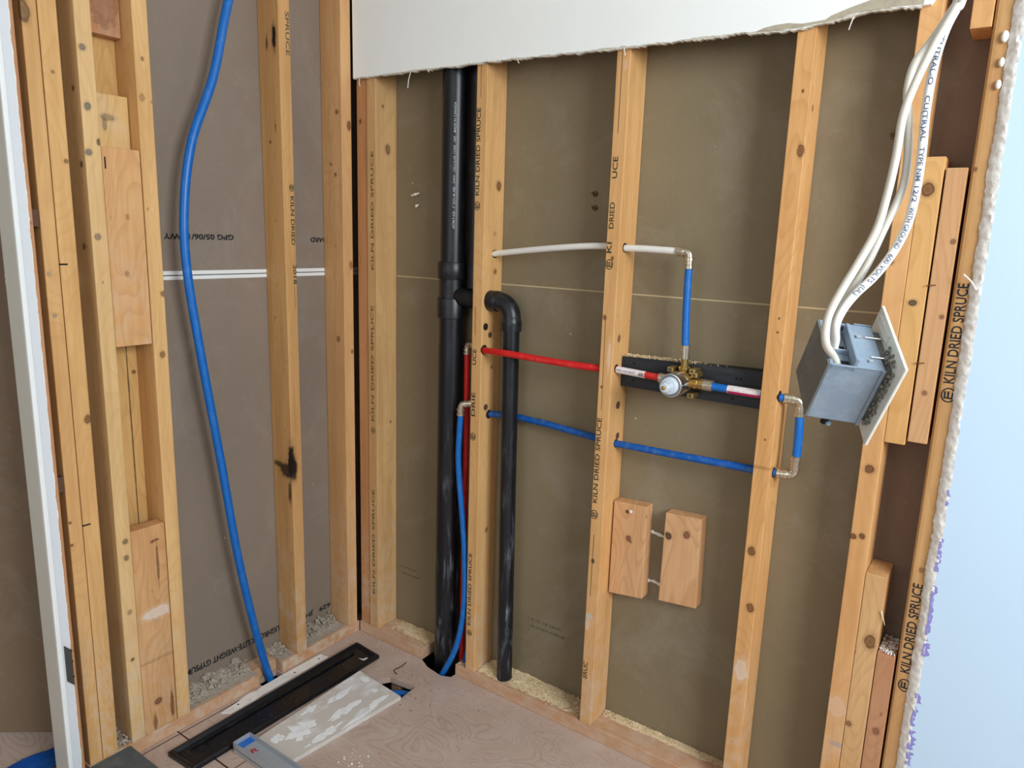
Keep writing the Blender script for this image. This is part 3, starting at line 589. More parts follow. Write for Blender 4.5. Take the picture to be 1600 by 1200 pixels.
crumbs('sawdust', 700, lambda R: (R.choice((R.uniform(.915, 1.05), R.triangular(.92, 1.27, 1.0))), R.uniform(.053, .0885), 1.0675+(0 if True else 0)+R.random()*.003), (.0009, .0026), M['saw'], 'sawdust lying along the top edge of the black board', 'sawdust', 4, moundf(.912, 1.09, .056, .0885, 1.0665, .0045))
crumbs('sawdust', 260, lambda R: (R.uniform(1.576, 1.606), R.uniform(.004, .085), .5165+R.random()*.003), (.001, .003), M['strip'], 'wood chips heaped on the lowest reddish block', 'wood chips', 5)
crumbs('sawdust', 200, lambda R: (R.uniform(.434, .466), R.uniform(.004, .085), .0395+R.random()*.003), (.0009, .0026), M['saw'], 'little sawdust on the plate end, left of the drilled stud', 'sawdust', 6)
def lcr(y0, y1):
    def f(R):
        y = R.uniform(y0, y1); t = abs(R.gauss(0, .4)) % 1
        return (-.087+t*.055, y, .042+.030*(1-t)*abs(noise.noise(V((y*22, 3, 0))))*1.8+R.random()*.004)
    return f
def lmound(y0, y1, h):
    def f(bm, R):
        n = int((y1-y0)/.004); g = []
        for i in range(n+1):
            y = y0+(y1-y0)*i/n; row = []
            for j in range(9):
                t = j/8; hh = h*(1-t)**1.6*(.35+.5*abs(noise.noise(V((y*24, t*3, 5))))+.55*abs(noise.noise(V((y*75, t*8, 9)))))+.003*noise.noise(V((y*160, t*20, 1)))
                row.append(bm.verts.new((-.0885+t*.078, y, .0375+max(.0008, hh*(1 if 0 < i < n else .2)))))
            g.append(row)
        for i in range(n):
            for j in range(8): bm.faces.new((g[i][j], g[i][j+1], g[i+1][j+1], g[i+1][j]))
    return f
crumbs('plaster_crumbs', 420, lcr(-.62, -.41), (.002, .009), M['crumb'], 'crumbled grey plaster on the left bottom plate, left of the blue pipe', 'plaster crumbs', 11, lmound(-.622, -.405, .034))
crumbs('plaster_crumbs', 300, lcr(-.32, -.27), (.002, .006), M['crumb'], 'sawdust and crumbs beside the burnt-knot stud at the pipe notch', 'plaster crumbs', 12, lmound(-.32, -.268, .014))
crumbs('plaster_crumbs', 260, lcr(-.22, -.055), (.0015, .006), M['crumb'], 'grey plaster crumbs on the left plate near the inside corner', 'plaster crumbs', 13, lmound(-.223, -.055, .03))
crumbs('plaster_crumbs', 240, lambda R: (R.uniform(-.08, -.004), R.uniform(-.822, -.792), .041+R.random()*.012), (.002, .005), M['crumb'], 'grey crumbs in the dark gap beside the doubled stud', 'plaster crumbs', 14)

# ================================================================== PIPES
# drain stack
st = empty('drain_stack', (.352, .045, -.2), 'large black plastic drain stack with tee, white scuffs near the floor', 'drain pipe')
link('pipe', tube([(.351, .045, -.22), (.353, .045, .6), (.3545, .045, 1.13)], .0375, 40), M['abs'], st, smooth=True)
pt = link('upper_pipe', tube([(.3555, .045, 1.27), (.357, .045, TOP-.002)], .0365, 40), M['abs'], st, smooth=True)
tee = link('tee_fitting', lathe((.3545, .045, 1.115), (.0008, 0, 1), [(0, .0425), (.001, .0435), (.055, .0435), (.0575, .0425), (.058, .0385), (.112, .0385), (.1125, .0425), (.114, .0435), (.160, .0435), (.1615, .0425)], 44), M['absd'], st, smooth=True)
link('side_branch', tube(catmull([(.365, .045, 1.185), (.40, .043, 1.178), (.44, .04, 1.176), (.4675, .036, 1.176)], 5), .0275, 30), M['absd'], tee, smooth=True)
link('gap_darkening_pipe', tube([(.4255, .0625, 1.205), (.4265, .0625, TOP-.002)], .0255, 28), M['absd'], st, smooth=True)  # added black pipe that keeps the shaded gap beside the stud dark
# tiny white print running up the stack
def onpipe(cx, cy, r, ang, z0):
    def f(x, y):
        a = ang-y/r; return (cx+.0004+(r+.0004)*math.sin(a), cy-(r+.0004)*math.cos(a), z0+x)
    return f
letter('printed_lettering', 'ASTM F 628 - 3" SCH 40 ABS - DWV - CELLULAR CORE - NSF - MADE IN CANADA', onpipe(.3555, .045, .0365, math.radians(44), 1.37), .34, .0065, M['inkw'], pt)
# waste pipe with elbow
wp = empty('waste_pipe', (.585, .036, .036), 'slimmer black waste pipe with elbow, standing on the sawdusty plate', 'drain pipe')
link('pipe', tube([(.5905, .036, .0383), (.583, .036, .55), (.5755, .036, 1.118)], .0232, 32), M['abs'], wp, smooth=True)
el = catmull([(.478, .036, 1.176), (.515, .036, 1.176), (.535, .036, 1.1755), (.553, .036, 1.170), (.567, .036, 1.158), (.574, .036, 1.142), (.5755, .036, 1.125), (.5757, .036, 1.098)], 5)
Rr = [.0245]*len(el)
for i in range(len(el)):
    if el[i].x < .529: Rr[i] = .0288
    elif el[i].z < 1.127: Rr[i] = .0285
    else: Rr[i] = .0262
link('elbow_fitting', tube(el, Rr, 32), M['absd'], wp, smooth=True)

def pipe(name, pts, r, mat, label, cat='water pipe', group=None, n=8):
    return tag(link(name, tube(catmull(pts, n), r, 20), M[mat], smooth=True), label, cat, group)
big = pipe('blue_water_pipe', [(-.004, -.27, 2.43), (-.004, -.33, 2.15), (-.005, -.4115, 1.91), (-.005, -.4642, 1.72), (-.005, -.5303, 1.56), (-.005, -.5598, 1.405), (-.005, -.5625, 1.248), (-.005, -.5355, 1.017), (-.005, -.4949, .73), (-.005, -.4587, .4555), (-.006, -.4199, .2405), (-.010, -.3843, .088), (-.013, -.3602, .0), (-.013, -.34, -.07)], .0112, 'blue', 'long loose blue pipe hanging down the left wall into the floor', n=10)
def fitting(name, pts, label, ends=.0095, r=.0088, grp='nickel elbow fittings', n=6, extra=None):
    """elbow with crimp sleeves; pts = [end, corner, end]"""
    a, c_, b_ = V(pts[0]), V(pts[1]), V(pts[2]); da, db = (a-c_).normalized(), (b_-c_).normalized()
    root = empty(name, tuple(c_), label, 'pipe fitting', grp)
    P = [c_+da*.013]+[((1-t)**2*(c_+da*.011)+2*t*(1-t)*(c_)+t*t*(c_+db*.011)) for t in [i/8 for i in range(9)]]+[c_+db*.013]
    link('elbow_body', tube(P, r+.0008, 20), M['nickel'], root, smooth=True)
    for e, d in ((a, da), (b_, db)):
        L = (e-c_).length-.012
        link('crimp_sleeve', lathe(c_+d*.012, d, [(0, r+.0012), (.001, r+.0032), (L*.28, r+.0034), (L*.32, r+.0016), (L*.62, r+.0016), (L*.66, r+.003), (L-.0015, r+.003), (L, r+.0008)], 24), M['nickel'], root, smooth=True)
    return root
r8 = .0082
# white pipes
pipe('white_water_pipe', [(.490, .047, 1.3030), (.53, .046, 1.309), (.68, .036, 1.3255), (.80, .032, 1.336), (.876, .030, 1.3385)], r8, 'white', 'white pipe curving between the drilled stud and the middle stud')
pipe('white_water_pipe', [(.905, .030, 1.3350), (.97, .030, 1.335), (1.048, .030, 1.3325)], r8, 'white', 'short white pipe from the middle stud to the upper elbow')
fitting('elbow_fitting', [(1.044, .030, 1.3325), (1.0765, .030, 1.3315), (1.0772, .030, 1.292)], 'elbow joining the white pipe to the blue riser above the valve')
pipe('blue_water_pipe', [(1.0772, .030, 1.295), (1.0775, .030, 1.25), (1.0800, .030, 1.175), (1.0835, .030, 1.112)], .0088, 'blue', 'vertical blue pipe from the upper elbow down to the valve')
# red
pipe('red_water_pipe', [(.492, .0125, 1.0375), (.56, -.001, 1.0405), (.60, -.002, 1.0405), (.70, .006, 1.036), (.80, .014, 1.033), (.876, .020, 1.0325)], .0092, 'red', 'horizontal red pipe crossing in front of the black waste pipe')
rp = pipe('red_water_pipe', [(.904, .024, 1.0350), (.95, .024, 1.0335), (1.030, .024, 1.0300)], .0084, 'red', 'short red pipe with white label entering the valve from left')
link('paper_label', tube([(.9125, .024, 1.0350), (.99, .024, 1.0318)], .0088, 20), M['label'], rp, smooth=True)
def ontube(p0, p1, r, ang0):
    p0, p1 = V(p0), V(p1); d = (p1-p0).normalized(); up = V((0, 0, 1)); up = (up-d*up.dot(d)).normalized(); out = d.cross(up)
    def f(x, y):
        a = ang0+y/r; return p0+d*x+(out*math.cos(a)+up*math.sin(a))*(r+.0004)
    return f
letter('printed_lettering', 'PEX 1/2 HOT', ontube((.915, .024, 1.035), (.99, .024, 1.0318), .0088, -.1), .05, .004, M['inkc'], rp)
letter('bar_code', 'IIIIIII', ontube((.975, .024, 1.0325), (1.0, .024, 1.0315), .0088, -.5), .013, .008, M['inkb'], rp)
pipe('red_water_pipe', [(.416, .044, 1.018), (.418, .044, .75), (.4185, .044, .35), (.418, .044, -.2)], .0088, 'red', 'vertical red pipe squeezed between the drain stack and the drilled stud')
fitting('elbow_fitting', [(.4155, .044, 1.012), (.416, .044, 1.043), (.450, .040, 1.043)], 'elbow on top of the vertical red pipe beside the stud')
# blue
pipe('blue_water_pipe', [(.492, .046, .8465), (.53, .058, .848), (.575, .0715, .8475), (.63, .069, .8465), (.70, .060, .847), (.78, .054, .8435), (.876, .048, .8400)], .0092, 'bluedusty', 'dusty blue pipe passing behind the black waste pipe')
pipe('blue_water_pipe', [(.904, .047, .8365), (.98, .043, .8390), (1.0865, .038, .8420), (1.19, .034, .8455), (1.279, .032, .8475)], .0092, 'bluedusty', 'lower blue pipe sloping below the black board to the clean stud')
pipe('blue_water_pipe', [(1.309, .032, .8495), (1.327, .032, .8505)], .0088, 'blue', 'stub of blue pipe leaving the clean stud at the lower elbow', n=3)
fitting('elbow_fitting', [(1.322, .032, .8505), (1.3590, .033, .8530), (1.3595, .033, .8980)], 'lowest elbow, right of the clean stud')
pipe('blue_water_pipe', [(1.3595, .033, .893), (1.3590, .033, .94), (1.3570, .033, .990)], .0095, 'blue', 'short vertical blue pipe between two elbows below the grey box')
fitting('elbow_fitting', [(1.3568, .033, .986), (1.3555, .033, 1.0230), (1.3205, .022, 1.0250)], 'elbow partly hidden by the hanging grey box')
pipe('blue_water_pipe', [(1.308, .018, 1.0255), (1.325, .0235, 1.0255)], .0088, 'blue', 'stub of blue pipe leaving the clean stud at the upper elbow', n=3)
bp_ = pipe('blue_water_pipe', [(1.155, .024, 1.0275), (1.22, .022, 1.0265), (1.284, .018, 1.0265)], .0092, 'blue', 'short blue pipe with white and magenta label, right of the valve')
link('paper_label', tube([(1.197, .0226, 1.0268), (1.274, .0190, 1.0268)], .0096, 20), M['label'], bp_, smooth=True)
bm = bmesh.new(); fn_ = ontube((1.199, .0224, 1.0268), (1.274, .019, 1.0268), .0099, 0); g = [[bm.verts.new(fn_(.0745*i/8, -.0098*(.95-.75*j/4))) for j in range(5)] for i in range(9)]
for i in range(8):
    for j in range(4): bm.faces.new((g[i][j], g[i+1][j], g[i+1][j+1], g[i][j+1]))
link('label_stripe', bm, M['magenta'], bp_)
# blue riser beside the stack
pipe('blue_water_pipe', [(.4225, .010, .842), (.4190, .010, .78), (.4170, .010, .705), (.4240, .010, .62), (.4330, .010, .55), (.4480, .009, .413), (.4520, .007, .248), (.4320, .002, .11), (.4000, -.009, .023), (.3700, -.012, -.03), (.33, -.012, -.09)], .0088, 'blue', 'vertical blue pipe curving in front of the drain stack into the floor', n=8)
fitting('elbow_fitting', [(.4222, .010, .835), (.4228, .011, .870), (.4560, .024, .876)], 'elbow at the drain stack on top of the curving blue pipe')
pipe('blue_water_pipe', [(.449, .058, .30), (.447, .050, .14), (.440, .028, .03), (.415, .006, -.06)], .008, 'bluedusty', 'dark blue pipe in shadow behind the curving one at the floor')
pipe('blue_water_pipe', [(.24, -.195, -.045), (.33, -.140, -.033), (.42, -.10, -.036), (.50, -.09, -.05)], .012, 'blue', 'blue pipe seen through the square hole cut in the floor')
tag(link('joist_scrap', box(.262, .300, -.115, -.080, -.12, -.035, .004, 2), wood((190, 150, 120), 'z', 61), ), 'rough wood seen inside the square floor hole', 'wood')

# ================================================================== VALVE
va = empty('shower_valve', (1.0885, .045, 1.03), 'brass shower mixing valve with grey cartridge on the black board', 'shower valve')
A_ = (0, -1, 0); c0 = (1.0885, .046, 1.030)
link('valve_body', lathe(c0, A_, [(0, .018), (.004, .022), (.03, .022), (.034, .0265), (.062, .0265)], 36), M['brass'], va, smooth=True)
link('chrome_ring', lathe((1.0885, -.012, 1.0305), A_, [(0, .0262), (.001, .0282), (.040, .0282), (.042, .0270), (.0425, .0245)], 40), M['steel'], va, smooth=True)
link('seal_ring', lathe((1.0885, -.0545, 1.031), A_, [(0, .0244), (.0015, .0240), (.002, .0215)], 36), M['cartd'], va, smooth=True)
ct = link('cartridge', lathe((1.0885, -.0565, 1.031), A_, [(0, .0208), (.001, .0206), (.0085, .0200), (.0105, .0182), (.011, .0150)], 32), M['cart'], va, smooth=True)
bm = lathe((1.0885, -.0670, 1.031), A_, [(0, .0118), (.001, .0122), (.022, .0118), (.0245, .0100), (.025, .0030)], 8)
link('spindle_cap', bm, M['cart'], va)
link('spindle', lathe((1.0885, -.0915, 1.031), A_, [(0, .0052), (.003, .0048), (.0035, .0028), (.005, .0026)], 14), M['brass'], va, smooth=True)
link('inlet', lathe((1.066, .028, 1.0295), (-1, -.05, 0), [(0, .011), (.004, .011), (.0045, .014), (.011, .014), (.0115, .0115), (.024, .0115), (.0245, .0125), (.040, .0125), (.041, .0100)], 22), M['nickel'], va, smooth=True)
link('outlet', lathe((1.108, .026, 1.0285), (1, -.03, 0), [(0, .012), (.006, .012), (.0065, .0145), (.016, .0145), (.0165, .0118), (.020, .0118), (.0205, .0132), (.033, .0132), (.0335, .0108), (.038, .0108), (.0385, .0125), (.050, .0125), (.051, .0098)], 8), M['brass'], va)
link('outlet_sleeve', lathe((1.138, .0251, 1.0283), (1, -.03, 0), [(0, .0118), (.001, .0132), (.022, .0132), (.023, .0104)], 24), M['nickel'], va, smooth=True)
link('riser_outlet', lathe((1.0865, .030, 1.050), (-.02, 0, 1), [(0, .0125), (.006, .0125), (.0065, .0145), (.014, .0145), (.0145, .0095), (.032, .0095), (.0325, .0112)], 8), M['brass'], va)
link('riser_sleeve', lathe((1.0855, .030, 1.082), (-.02, 0, 1), [(0, .0105), (.001, .0122), (.012, .0122), (.0125, .0110), (.018, .0110), (.0185, .0126), (.033, .0126), (.034, .0100)], 24), M['nickel'], va, smooth=True)
for sx_, sz_ in ((-.030, .026), (.024, .028), (.024, -.030), (.030, .020)):
    bm = box(1.0885+sx_-.008, 1.0885+sx_+.008, .010, .048, 1.030+sz_-.006, 1.030+sz_+.006, .002, 2)
    e = link('mounting_ear', bm, M['brass'], va)
    link('ear_screw', lathe((1.0885+sx_, .010, 1.030+sz_), A_, [(0, .0040), (.0014, .0034)], 12), M['metal'], e)

# ================================================================== ELECTRICAL BOX
RB = [V((.8744, .4756, -.0956)), V((-.3128, .4021, -.8605)), V((-.3708, .7824, .5004))]
O_ = V((1.5585, -.7588, 1.2276)); LA, LB, LC = .0620, .0805, .0820
def bx(a, b_, c_): return O_+RB[0]*a+RB[1]*b_+RB[2]*c_
def bbox(a0, a1, b0, b1, c0_, c1, bevel=.001, bm=None):
    return hexa([bx(a0, b0, c0_), bx(a1, b0, c0_), bx(a1, b1, c0_), bx(a0, b1, c0_), bx(a0, b0, c1), bx(a1, b0, c1), bx(a1, b1, c1), bx(a0, b1, c1)], bevel, 2, bm)
eb = empty('electrical_box', tuple(O_), 'blue-grey plastic electrical box hanging from cables, white plate on front', 'electrical box')
T_ = .0022
bm = bbox(T_, LA, 0, LB, 0, T_); bbox(T_, LA, 0, LB, LC-T_, LC, bm=bm); bbox(T_, LA, LB-T_, LB, 0, LC, bm=bm)
bbox(.030, LA, 0, T_, 0, LC, bm=bm)          # entry side, front half
bbox(T_, .030, .006, .006+T_, 0, LC, bm=bm)  # entry side, sunken rear half
bbox(LA-.004, LA, -.0015, LB+.0015, -.0015, 0, .0005, bm=bm); bbox(T_, .006, -.001, .007, 0, LC, .0006, bm=bm)
bbox(T_, .030, 0, .0065, .029, .031, .0004, bm=bm); bbox(T_, .030, 0, .0065, LC-.003, LC, .0004, bm=bm); bbox(T_, .03, 0, .0065, 0, .003, .0004, bm=bm)
bbox(LA-.020, LA+.001, -.0012, LB+.001, LC, LC+.0015, .0004, bm=bm)
link('shell', bm, M['boxgrey'], eb)
link('rear_panel', bbox(0, T_, -.0005, LB, 0, LC, .0006), M['boxback'], eb)
link('divider_rib', bbox(.028, .0325, -.009, .004, .003, LC*.86, .0012), M['boxgrey'], eb)
for a, c_, w_, h_ in ((.0185, .010, .0085, .0065), (.0185, .036, .0075, .007), (.0055, .053, .005, .010), (.0175, .060, .0075, .007)):
    link('cable_slot', bbox(a, a+w_, .0052, .0062, c_, c_+h_, .0002), M['dark'], eb)
for c_ in (.022, .058):
    link('cover_screw', tube([bx(LA-.012, -.001, c_), bx(LA+.009, -.002, c_-.001)], .0011, 8), M['steel'], eb)
link('side_clip', bbox(.040, .046, -.0022, 0, .055, .060, .0004), M['steel'], eb); link('side_clip', bbox(.046, .051, -.0022, 0, .012, .016, .0004), M['steel'], eb)
bo = link('screw_boss', tube([bx(.027, LB, .008), bx(.027, LB+.012, .008)], .0042, 12), M['dark'], eb)
link('boss_rim', lathe(bx(.031, LB+.008, .006), RB[1], [(0, .0036), (.004, .0036), (.0045, .0018)], 12), M['boxgrey'], bo)
def plate_c(): return .012
GA = LA+.0085
pl_ = link('cover_plate', bbox(GA, GA+.0035, -.0200, .0965, -.0175, .1000, .0012), M['plate'], eb)
# wall-side rim, raised frame and dirt inside the plate
bm = bbox(GA-.0016, GA, -.014, -.012, .045, .092, .0003)
for q in ((-.014, -.004, .090, .092), (-.006, -.004, .045, .092), (-.014, -.004, .045, .047)): bbox(GA-.0016, GA, q[0], q[1], q[2], q[3], .0003, bm=bm)
link('raised_frame', bm, M['plate'], pl_)
R = random.Random(8); bm = bmesh.new()
for i in range(60):
    t = R.random(); a = GA-R.uniform(.0005, .006); p_ = bx(a, -.002+.08*t if i % 2 else R.uniform(-.010, .004), -.004+R.uniform(-.004, .003) if i % 2 else R.uniform(-.006, .035))
    r0 = bmesh.ops.create_icosphere(bm, subdivisions=1, radius=R.uniform(.001, .0028))
    for v in r0['verts']: v.co = p_+v.co*R.uniform(.9, 1.1)
d_ = link('foam_gasket', bm, plain('grey_foam_gasket', (126, 124, 116), .9, n1=.5, n2=(86, 84, 78), scale=200), eb); d_['kind'] = 'stuff'
link('gasket_backing', bbox(LA-.002, GA, .002, LB-.004, .002, LC-.006, .001), M['boxback'], eb)

CA = [(1.6277, -.585, 2.43), (1.64, -.585, 2.05), (1.632, -.586, 1.78), (1.6177, -.5902, 1.6445), (1.6113, -.6019, 1.6151), (1.599, -.6179, 1.5849), (1.5873, -.6323, 1.5596), (1.5844, -.6416, 1.5296), (1.5892, -.6456, 1.5), (1.595, -.6525, 1.4556), (1.5949, -.6616, 1.4187), (1.5842, -.6802, 1.3735), (1.5748, -.696, 1.3356), (1.565, -.7094, 1.3089), (1.5567, -.7202, 1.2887), tuple(bx(.0115, -.008, .044)), tuple(bx(.0118, .004, .043)), tuple(bx(.016, .016, .043))]
CB = [(1.645, -.628, 2.43), (1.655, -.624, 2.05), (1.642, -.622, 1.78), (1.6256, -.6254, 1.6305), (1.6194, -.6348, 1.6098), (1.6066, -.6531, 1.5717), (1.5955, -.6711, 1.5302), (1.5897, -.6839, 1.4945), (1.5896, -.6945, 1.4514), (1.5875, -.7061, 1.4103), (1.5832, -.7184, 1.3725), (1.571, -.7364, 1.3338), (1.5624, -.7482, 1.3102), (1.5547, -.7599, 1.2846), (1.5534, -.7655, 1.2654), (1.5563, -.7665, 1.2490), tuple(bx(.0055, -.004, .012)), tuple(bx(.0115, .004, .0125)), tuple(bx(.016, .014, .013))]
CC = [(1.650, -.602, 2.43), (1.661, -.599, 2.05), (1.648, -.599, 1.78), (1.625, -.6042, 1.6428), (1.6205, -.6125, 1.6218), (1.6123, -.6251, 1.5936), (1.6073, -.6381, 1.5551), (1.6067, -.6505, 1.5063), (1.6096, -.6604, 1.4576), (1.6103, -.6702, 1.4159), (1.6078, -.6806, 1.3809), (1.5989, -.6945, 1.3493), (1.5858, -.7101, 1.323), (1.5722, -.7242, 1.3043), (1.5631, -.7348, 1.2872), (1.5585, -.7420, 1.2695), tuple(bx(.0100, -.010, .0335)), tuple(bx(.0120, .0, .034)), tuple(bx(.016, .012, .034))]
CG = 'white cables feeding the electrical box'
for P_, mt_, lb in ((CA, 'cableg', 'white cable bowing behind the other two, middle at the box'), (CB, 'cableg', 'greyish cable nearest the camera, leftmost where it enters the box')):
    tag(link('electrical_cable', tube(catmull(P_, 8), .0044, 16), M[mt_], smooth=True), lb, 'cable', CG)
PC = catmull(CC, 8); cc = tag(link('electrical_cable', tube(PC, .0048, 16), M['cable'], smooth=True), 'white cable with printed lettering, rightmost of the three', 'cable', CG)
# print along the cable, following its surface on the side that faces the room
acc = [0]
for i in range(1, len(PC)): acc.append(acc[-1]+(PC[i]-PC[i-1]).length)
def along(s_):
    for i in range(1, len(acc)):
        if acc[i] >= s_: t = (s_-acc[i-1])/(acc[i]-acc[i-1]); return PC[i-1].lerp(PC[i], t), (PC[i]-PC[i-1]).normalized()
    return PC[-1], (PC[-1]-PC[-2]).normalized()
out0 = V((.18, -.97, -.12)).normalized()
def oncable(s0):
    def f(x, y):
        p_, t = along(s0+x); o_ = (out0-t*out0.dot(t)).normalized(); sd = o_.cross(t)
        a = (y-.0026)/.0048; return p_+(o_*math.cos(a)+sd*math.sin(a))*.0052
    return f
def s_at(z):
    for i in range(len(PC)):
        if PC[i].z < z: return acc[i]
for txt, z_, w_ in (('NEUTRAL-O', 1.592, .062), ('CU(TR)AL', 1.520, .050), ('TYPE NM', 1.466, .038), ('12/2', 1.424, .018), ('WITH GROUND', 1.4015, .050), ('600 VOLTS', 1.3475, .040), ('(UL)', 1.312, .014)):
    letter('printed_lettering', txt, oncable(s_at(z_)), w_, .0048, M['inkc'], cc)

# ================================================================== DOORWAY ON THE LEFT
ca = empty('door_casing', (.01, -.94, 0), 'white painted door casing and jamb edge at the far left', 'door trim')
link('jamb', box(-.052, .0125, -.9480, -.9190, .0005, 2.1, .0008), M['jamb'], ca)
bm = box(.0122, .0215, -.9482, -.9372, .0005, 2.1, .0035, 4)
link('outer_bead', bm, M['casing'], ca)
bm = hexa([(.0126, -.9370, .0005), (.0170, -.9370, .0005), (.0145, -.9188, .0005), (.0126, -.9188, .0005), (.0126, -.9370, 2.1), (.0170, -.9370, 2.1), (.0145, -.9188, 2.1), (.0126, -.9188, 2.1)], .0004)
link('flat_moulding', bm, plain('casing_flat_paint', (218, 222, 226), .4), ca)
zz2 = [.001+.006*i for i in range(350)]; R = random.Random(5)
pts = [(-.9184+.0001, z) for z in zz2]; rg = [(-.9165+.0022*noise.noise(V((z*26, 1, 0)))+.0012*noise.noise(V((z*130, 1, 4))), z) for z in zz2]
bm = poly_extrude([(.0128, y, z) for y, z in pts]+[(.0128, y, z) for y, z in rg[::-1]], (-.011, 0, 0))
link('broken_gypsum_edge', bm, M['white_plaster'], ca)
mo = link('hinge_leaf', hexa([(.0172, -.9330, .300), (.0190, -.9330, .300), (.0190, -.9175, .282), (.0150, -.9175, .282), (.0172, -.9330, .392), (.0190, -.9330, .392), (.0190, -.9175, .374), (.0150, -.9175, .374)], .0012), M['metal'], ca)
for z in (.305, .345, .372): link('hinge_notch', box(.0165, .0195, -.9195, -.9168, z-.002, z+.002, .0002), M['dark'], mo)
for z, lb in ((1.362, 'upper small brown metal shim bridging the dark gap by the door trim'), (.772, 'lower small brown metal shim bridging the dark gap by the door trim')):
    tag(link('gap_shim', box(-.020, .001, -.9055, -.8930, z-.020, z+.016, .0008), M['shim']), lb, 'shim', 'brown shims in the gap')
struct(link('gap_shade_strip', box(-.0885, -.080, -.9058, -.8930, .0385, TOP, 0), M['dark']))  # dark strip in the gap, its shade put into the colour
# far side of the doorway
bd = V((.106, .081, 0)).normalized(); q0 = V((-.3539, -.9613, 0)); nrm = V((-bd.y, bd.x, 0))
a, b_ = q0-bd*1.1, q0+bd*.225
bm = hexa([tuple(a+V((0, 0, .012))), tuple(b_+V((0, 0, .012))), tuple(b_+nrm*.0127+V((0, 0, .012))), tuple(a+nrm*.0127+V((0, 0, .012)))]+[tuple(p+V((0, 0, 2.2))) for p in (a, b_, b_+nrm*.0127, a+nrm*.0127)], .001)
bmesh.ops.subdivide_edges(bm, edges=list(bm.edges), cuts=1)
lb_ = tag(link('brown_sheet', bm, M['paper_d']), 'large brown paper-faced sheet standing beyond the doorway, far left', 'wallboard sheet')
bm = bmesh.new(); g = []
for i in range(16):
    row = []
    for j in range(10):
        u, v_ = i/15, j/9; x = -.192+.082*u+.012*math.sin(v_*9); y = -1.13+.242*v_
        row.append(bm.verts.new((min(x, -.106), y, .004+.016*abs(noise.noise(V((x*14, y*14, 4)))))))
    g.append(row)
for i in range(15):
    for j in range(9): bm.faces.new((g[i][j], g[i+1][j], g[i+1][j+1], g[i][j+1]))
for f in [f for f in bm.faces if f.calc_area() < 1e-8]: bm.faces.remove(f)
bmesh.ops.solidify(bm, geom=list(bm.faces), thickness=.001)
tag(link('blue_sheet', bm, M['tarp'], smooth=True), 'crumpled blue sheet on the floor by the foot of the door casing', 'plastic sheet')
crumbs('plaster_crumbs', 14, lambda R: (R.uniform(-.33, -.20), R.uniform(-1.10, -.98), .004), (.002, .005), M['white_plaster'], 'few white plaster bits on the floor beyond the doorway', 'plaster crumbs', 15)
bm = poly_extrude([(-.13, -.905, .0005), (-.09, -.905, .0005), (-.09, -.94, .0005)], (0, 0, .001)); bm.free()

# ================================================================== THINGS ON THE FLOOR
# long black tray
tr = empty('black_tray', (.12, -.40, 0), 'long narrow black tray lying on the floor along the left wall', 'drain tray')
TC = [V((.0700, -.7350, 0)), V((.1750, -.7300, 0)), V((.1765, -.0810, 0)), V((.0640, -.0715, 0))]
def tin(p_, d):
    c_ = sum(TC, V((0, 0, 0)))/4; L = V((0, 1 if p_.y < c_.y else -1, 0)); S_ = V((1 if p_.x < c_.x else -1, 0, 0)); return p_+L*d*1.6+S_*d
bm = bmesh.new(); loops = []
for d, z in ((0, .0006), (0, .0120), (.002, .0150), (.006, .0150), (.008, .0120), (.012, .0060), (.022, .0032)):
    loops.append([bm.verts.new(tin(p_, d)+V((0, 0, z))) for p_ in TC])
for i in range(len(loops)-1):
    for k in range(4): bm.faces.new((loops[i][k], loops[i][(k+1) % 4], loops[i+1][(k+1) % 4], loops[i+1][k]))
bm.faces.new(loops[-1]); bm.faces.new(loops[0][::-1])
link('channel', bm, plain('black_plastic_tray', (11, 14, 20), .33, n1=.3, n2=(40, 42, 44), scale=30, spec=.5), tr)
link('centre_ridge', box(.0935, .0975, -.69, -.115, .0036, .0095, .0015, 2), M['absd'], tr)
link('dust_patch', poly_extrude([(.128, -.125, .0040), (.150, -.125, .0040), (.152, -.102, .0040), (.145, -.106, .0040), (.143, -.119, .0040)], (0, 0, .0006)), M['strip'], tr)
bm = bmesh.new(); R = random.Random(2)
for i in range(70):
    y = R.uniform(-.66, -.13); x = R.uniform(.105, .150); r0 = bmesh.ops.create_cone(bm, cap_ends=True, segments=4, radius1=R.uniform(.0006, .0018), radius2=.0004, depth=.001)
    for v in r0['verts']: v.co += V((x, y, .0042))
q = link('dust', bm, M['metal'], tr); q['kind'] = 'stuff'
flat(tr, 'RJIT', (.118, -.690, .0040), (.0, 1, 0), (-1, 0, 0), .05, .018, M['absd'], 'moulded_lettering')
# white smeared strip behind the tray
pp = [(.0125, -.183), (.0440, -.178), (.0440, -.42), (.050, -.46), (.048, -.535), (.025, -.552), (.020, -.50), (.0105, -.462), (.0095, -.445), (.016, -.43), (.011, -.405), (.0095, -.33)]
st_ = tag(link('white_strip', poly_extrude([(x, y, .0006) for x, y in pp[::-1]], (0, 0, .003)), M['strip']), 'thin ragged white strip on the floor between tray and left plate', 'strip')
for x, y in ((.030, -.50), (.03, -.30), (.03, -.205)): link('screw_hole', lathe((x, y, .0036), (0, 0, 1), [(0, .003), (.0004, .0026)], 12), M['dark'], st_)
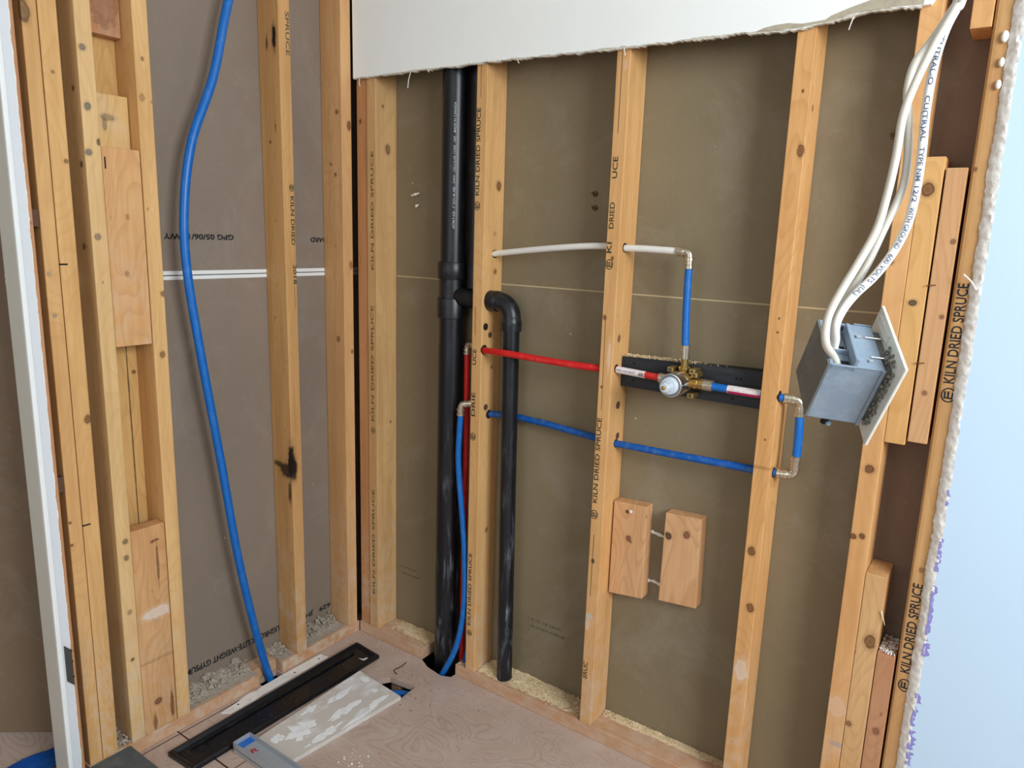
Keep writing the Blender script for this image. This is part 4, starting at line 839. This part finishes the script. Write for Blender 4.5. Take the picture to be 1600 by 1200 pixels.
# smeared board
pp = [(.1906, -.1792), (.3805, -.1951), (.347, -.5591), (.205, -.5690)]
bm = poly_extrude([(x, y, .0006) for x, y in pp[::-1]], (0, 0, .0115))
sb = tag(link('smeared_board', bm, M['scrap']), 'thin board smeared with white paint, on the floor beside the black tray', 'board')
R = random.Random(12)
for (cx, cy, rx, ry) in ((.27, -.47, .035, .05), (.30, -.33, .015, .07), (.345, -.25, .012, .04), (.235, -.30, .016, .05), (.22, -.40, .012, .03), (.30, -.22, .012, .012), (.235, -.20, .02, .012), (.25, -.53, .02, .02), (.335, -.44, .012, .07), (.355, -.33, .008, .07)):
    pts = [(cx+rx*math.cos(t)*R.uniform(.3, 1.2), cy+ry*math.sin(t)*R.uniform(.6, 1.15), .0121) for t in [i*2*math.pi/26 for i in range(26)]]
    link('paint_smear', poly_extrude(pts, (0, 0, R.uniform(.0004, .0008))), M['smear'], sb)
# aluminium channel
y0, y1, x0, x1 = -.6240, -.5715, .1865, 1.05
ac = empty('aluminium_channel', (x0, (y0+y1)/2, 0), 'dull aluminium channel with blue paint at its end, lower edge of frame', 'metal channel')
bm = box(x0, x1, y0, y1, .0125, .0150, .0004); box(x0, x1, y0, y0+.003, .0004, .0290, .0004, bm=bm); box(x0, x1, y1-.003, y1, .0125, .0290, .0004, bm=bm); box(x0, x0+.003, y0, y1, .0004, .0290, .0004, bm=bm)
link('channel', bm, M['alu'], ac)
link('blue_end', box(x0+.0032, x0+.026, y0+.0032, y1-.0032, .0152, .0165, .0004), M['bluepaint'], ac)
flat(ac, 'R', (x0+.062, y0+.016, .0153), (.25, .97, 0), (-.97, .25, 0), .018, .016, M['redink'], 'marker_letter')
# dark slab
tag(link('dark_slab', box(.0045, .285, -1.03, -.796, .0006, .040, .002, 2), M['slate']), 'dark grey slab on the floor at the foot of the doubled stud', 'slab')
# small debris on the floor
crumbs('floor_debris', 26, lambda R: (R.triangular(.20, .70, .45), R.uniform(-.25, -.04), .001), (.0008, .0028), M['dark'], 'scattered dark bits on the plywood near the square hole', 'debris', 31)
crumbs('floor_debris', 40, lambda R: (R.gauss(.47, .03), R.gauss(-.46, .025), .001), (.001, .004), M['white_plaster'], 'white plaster specks on the plywood right of the smeared board', 'debris', 32)
tag(link('dark_string', tube(catmull([(.262, -.045, .002), (.268, -.075, .004), (.262, -.10, .002), (.285, -.112, .003)], 6), .0012, 6), M['dark']), 'short curl of dark string on the plywood', 'string')
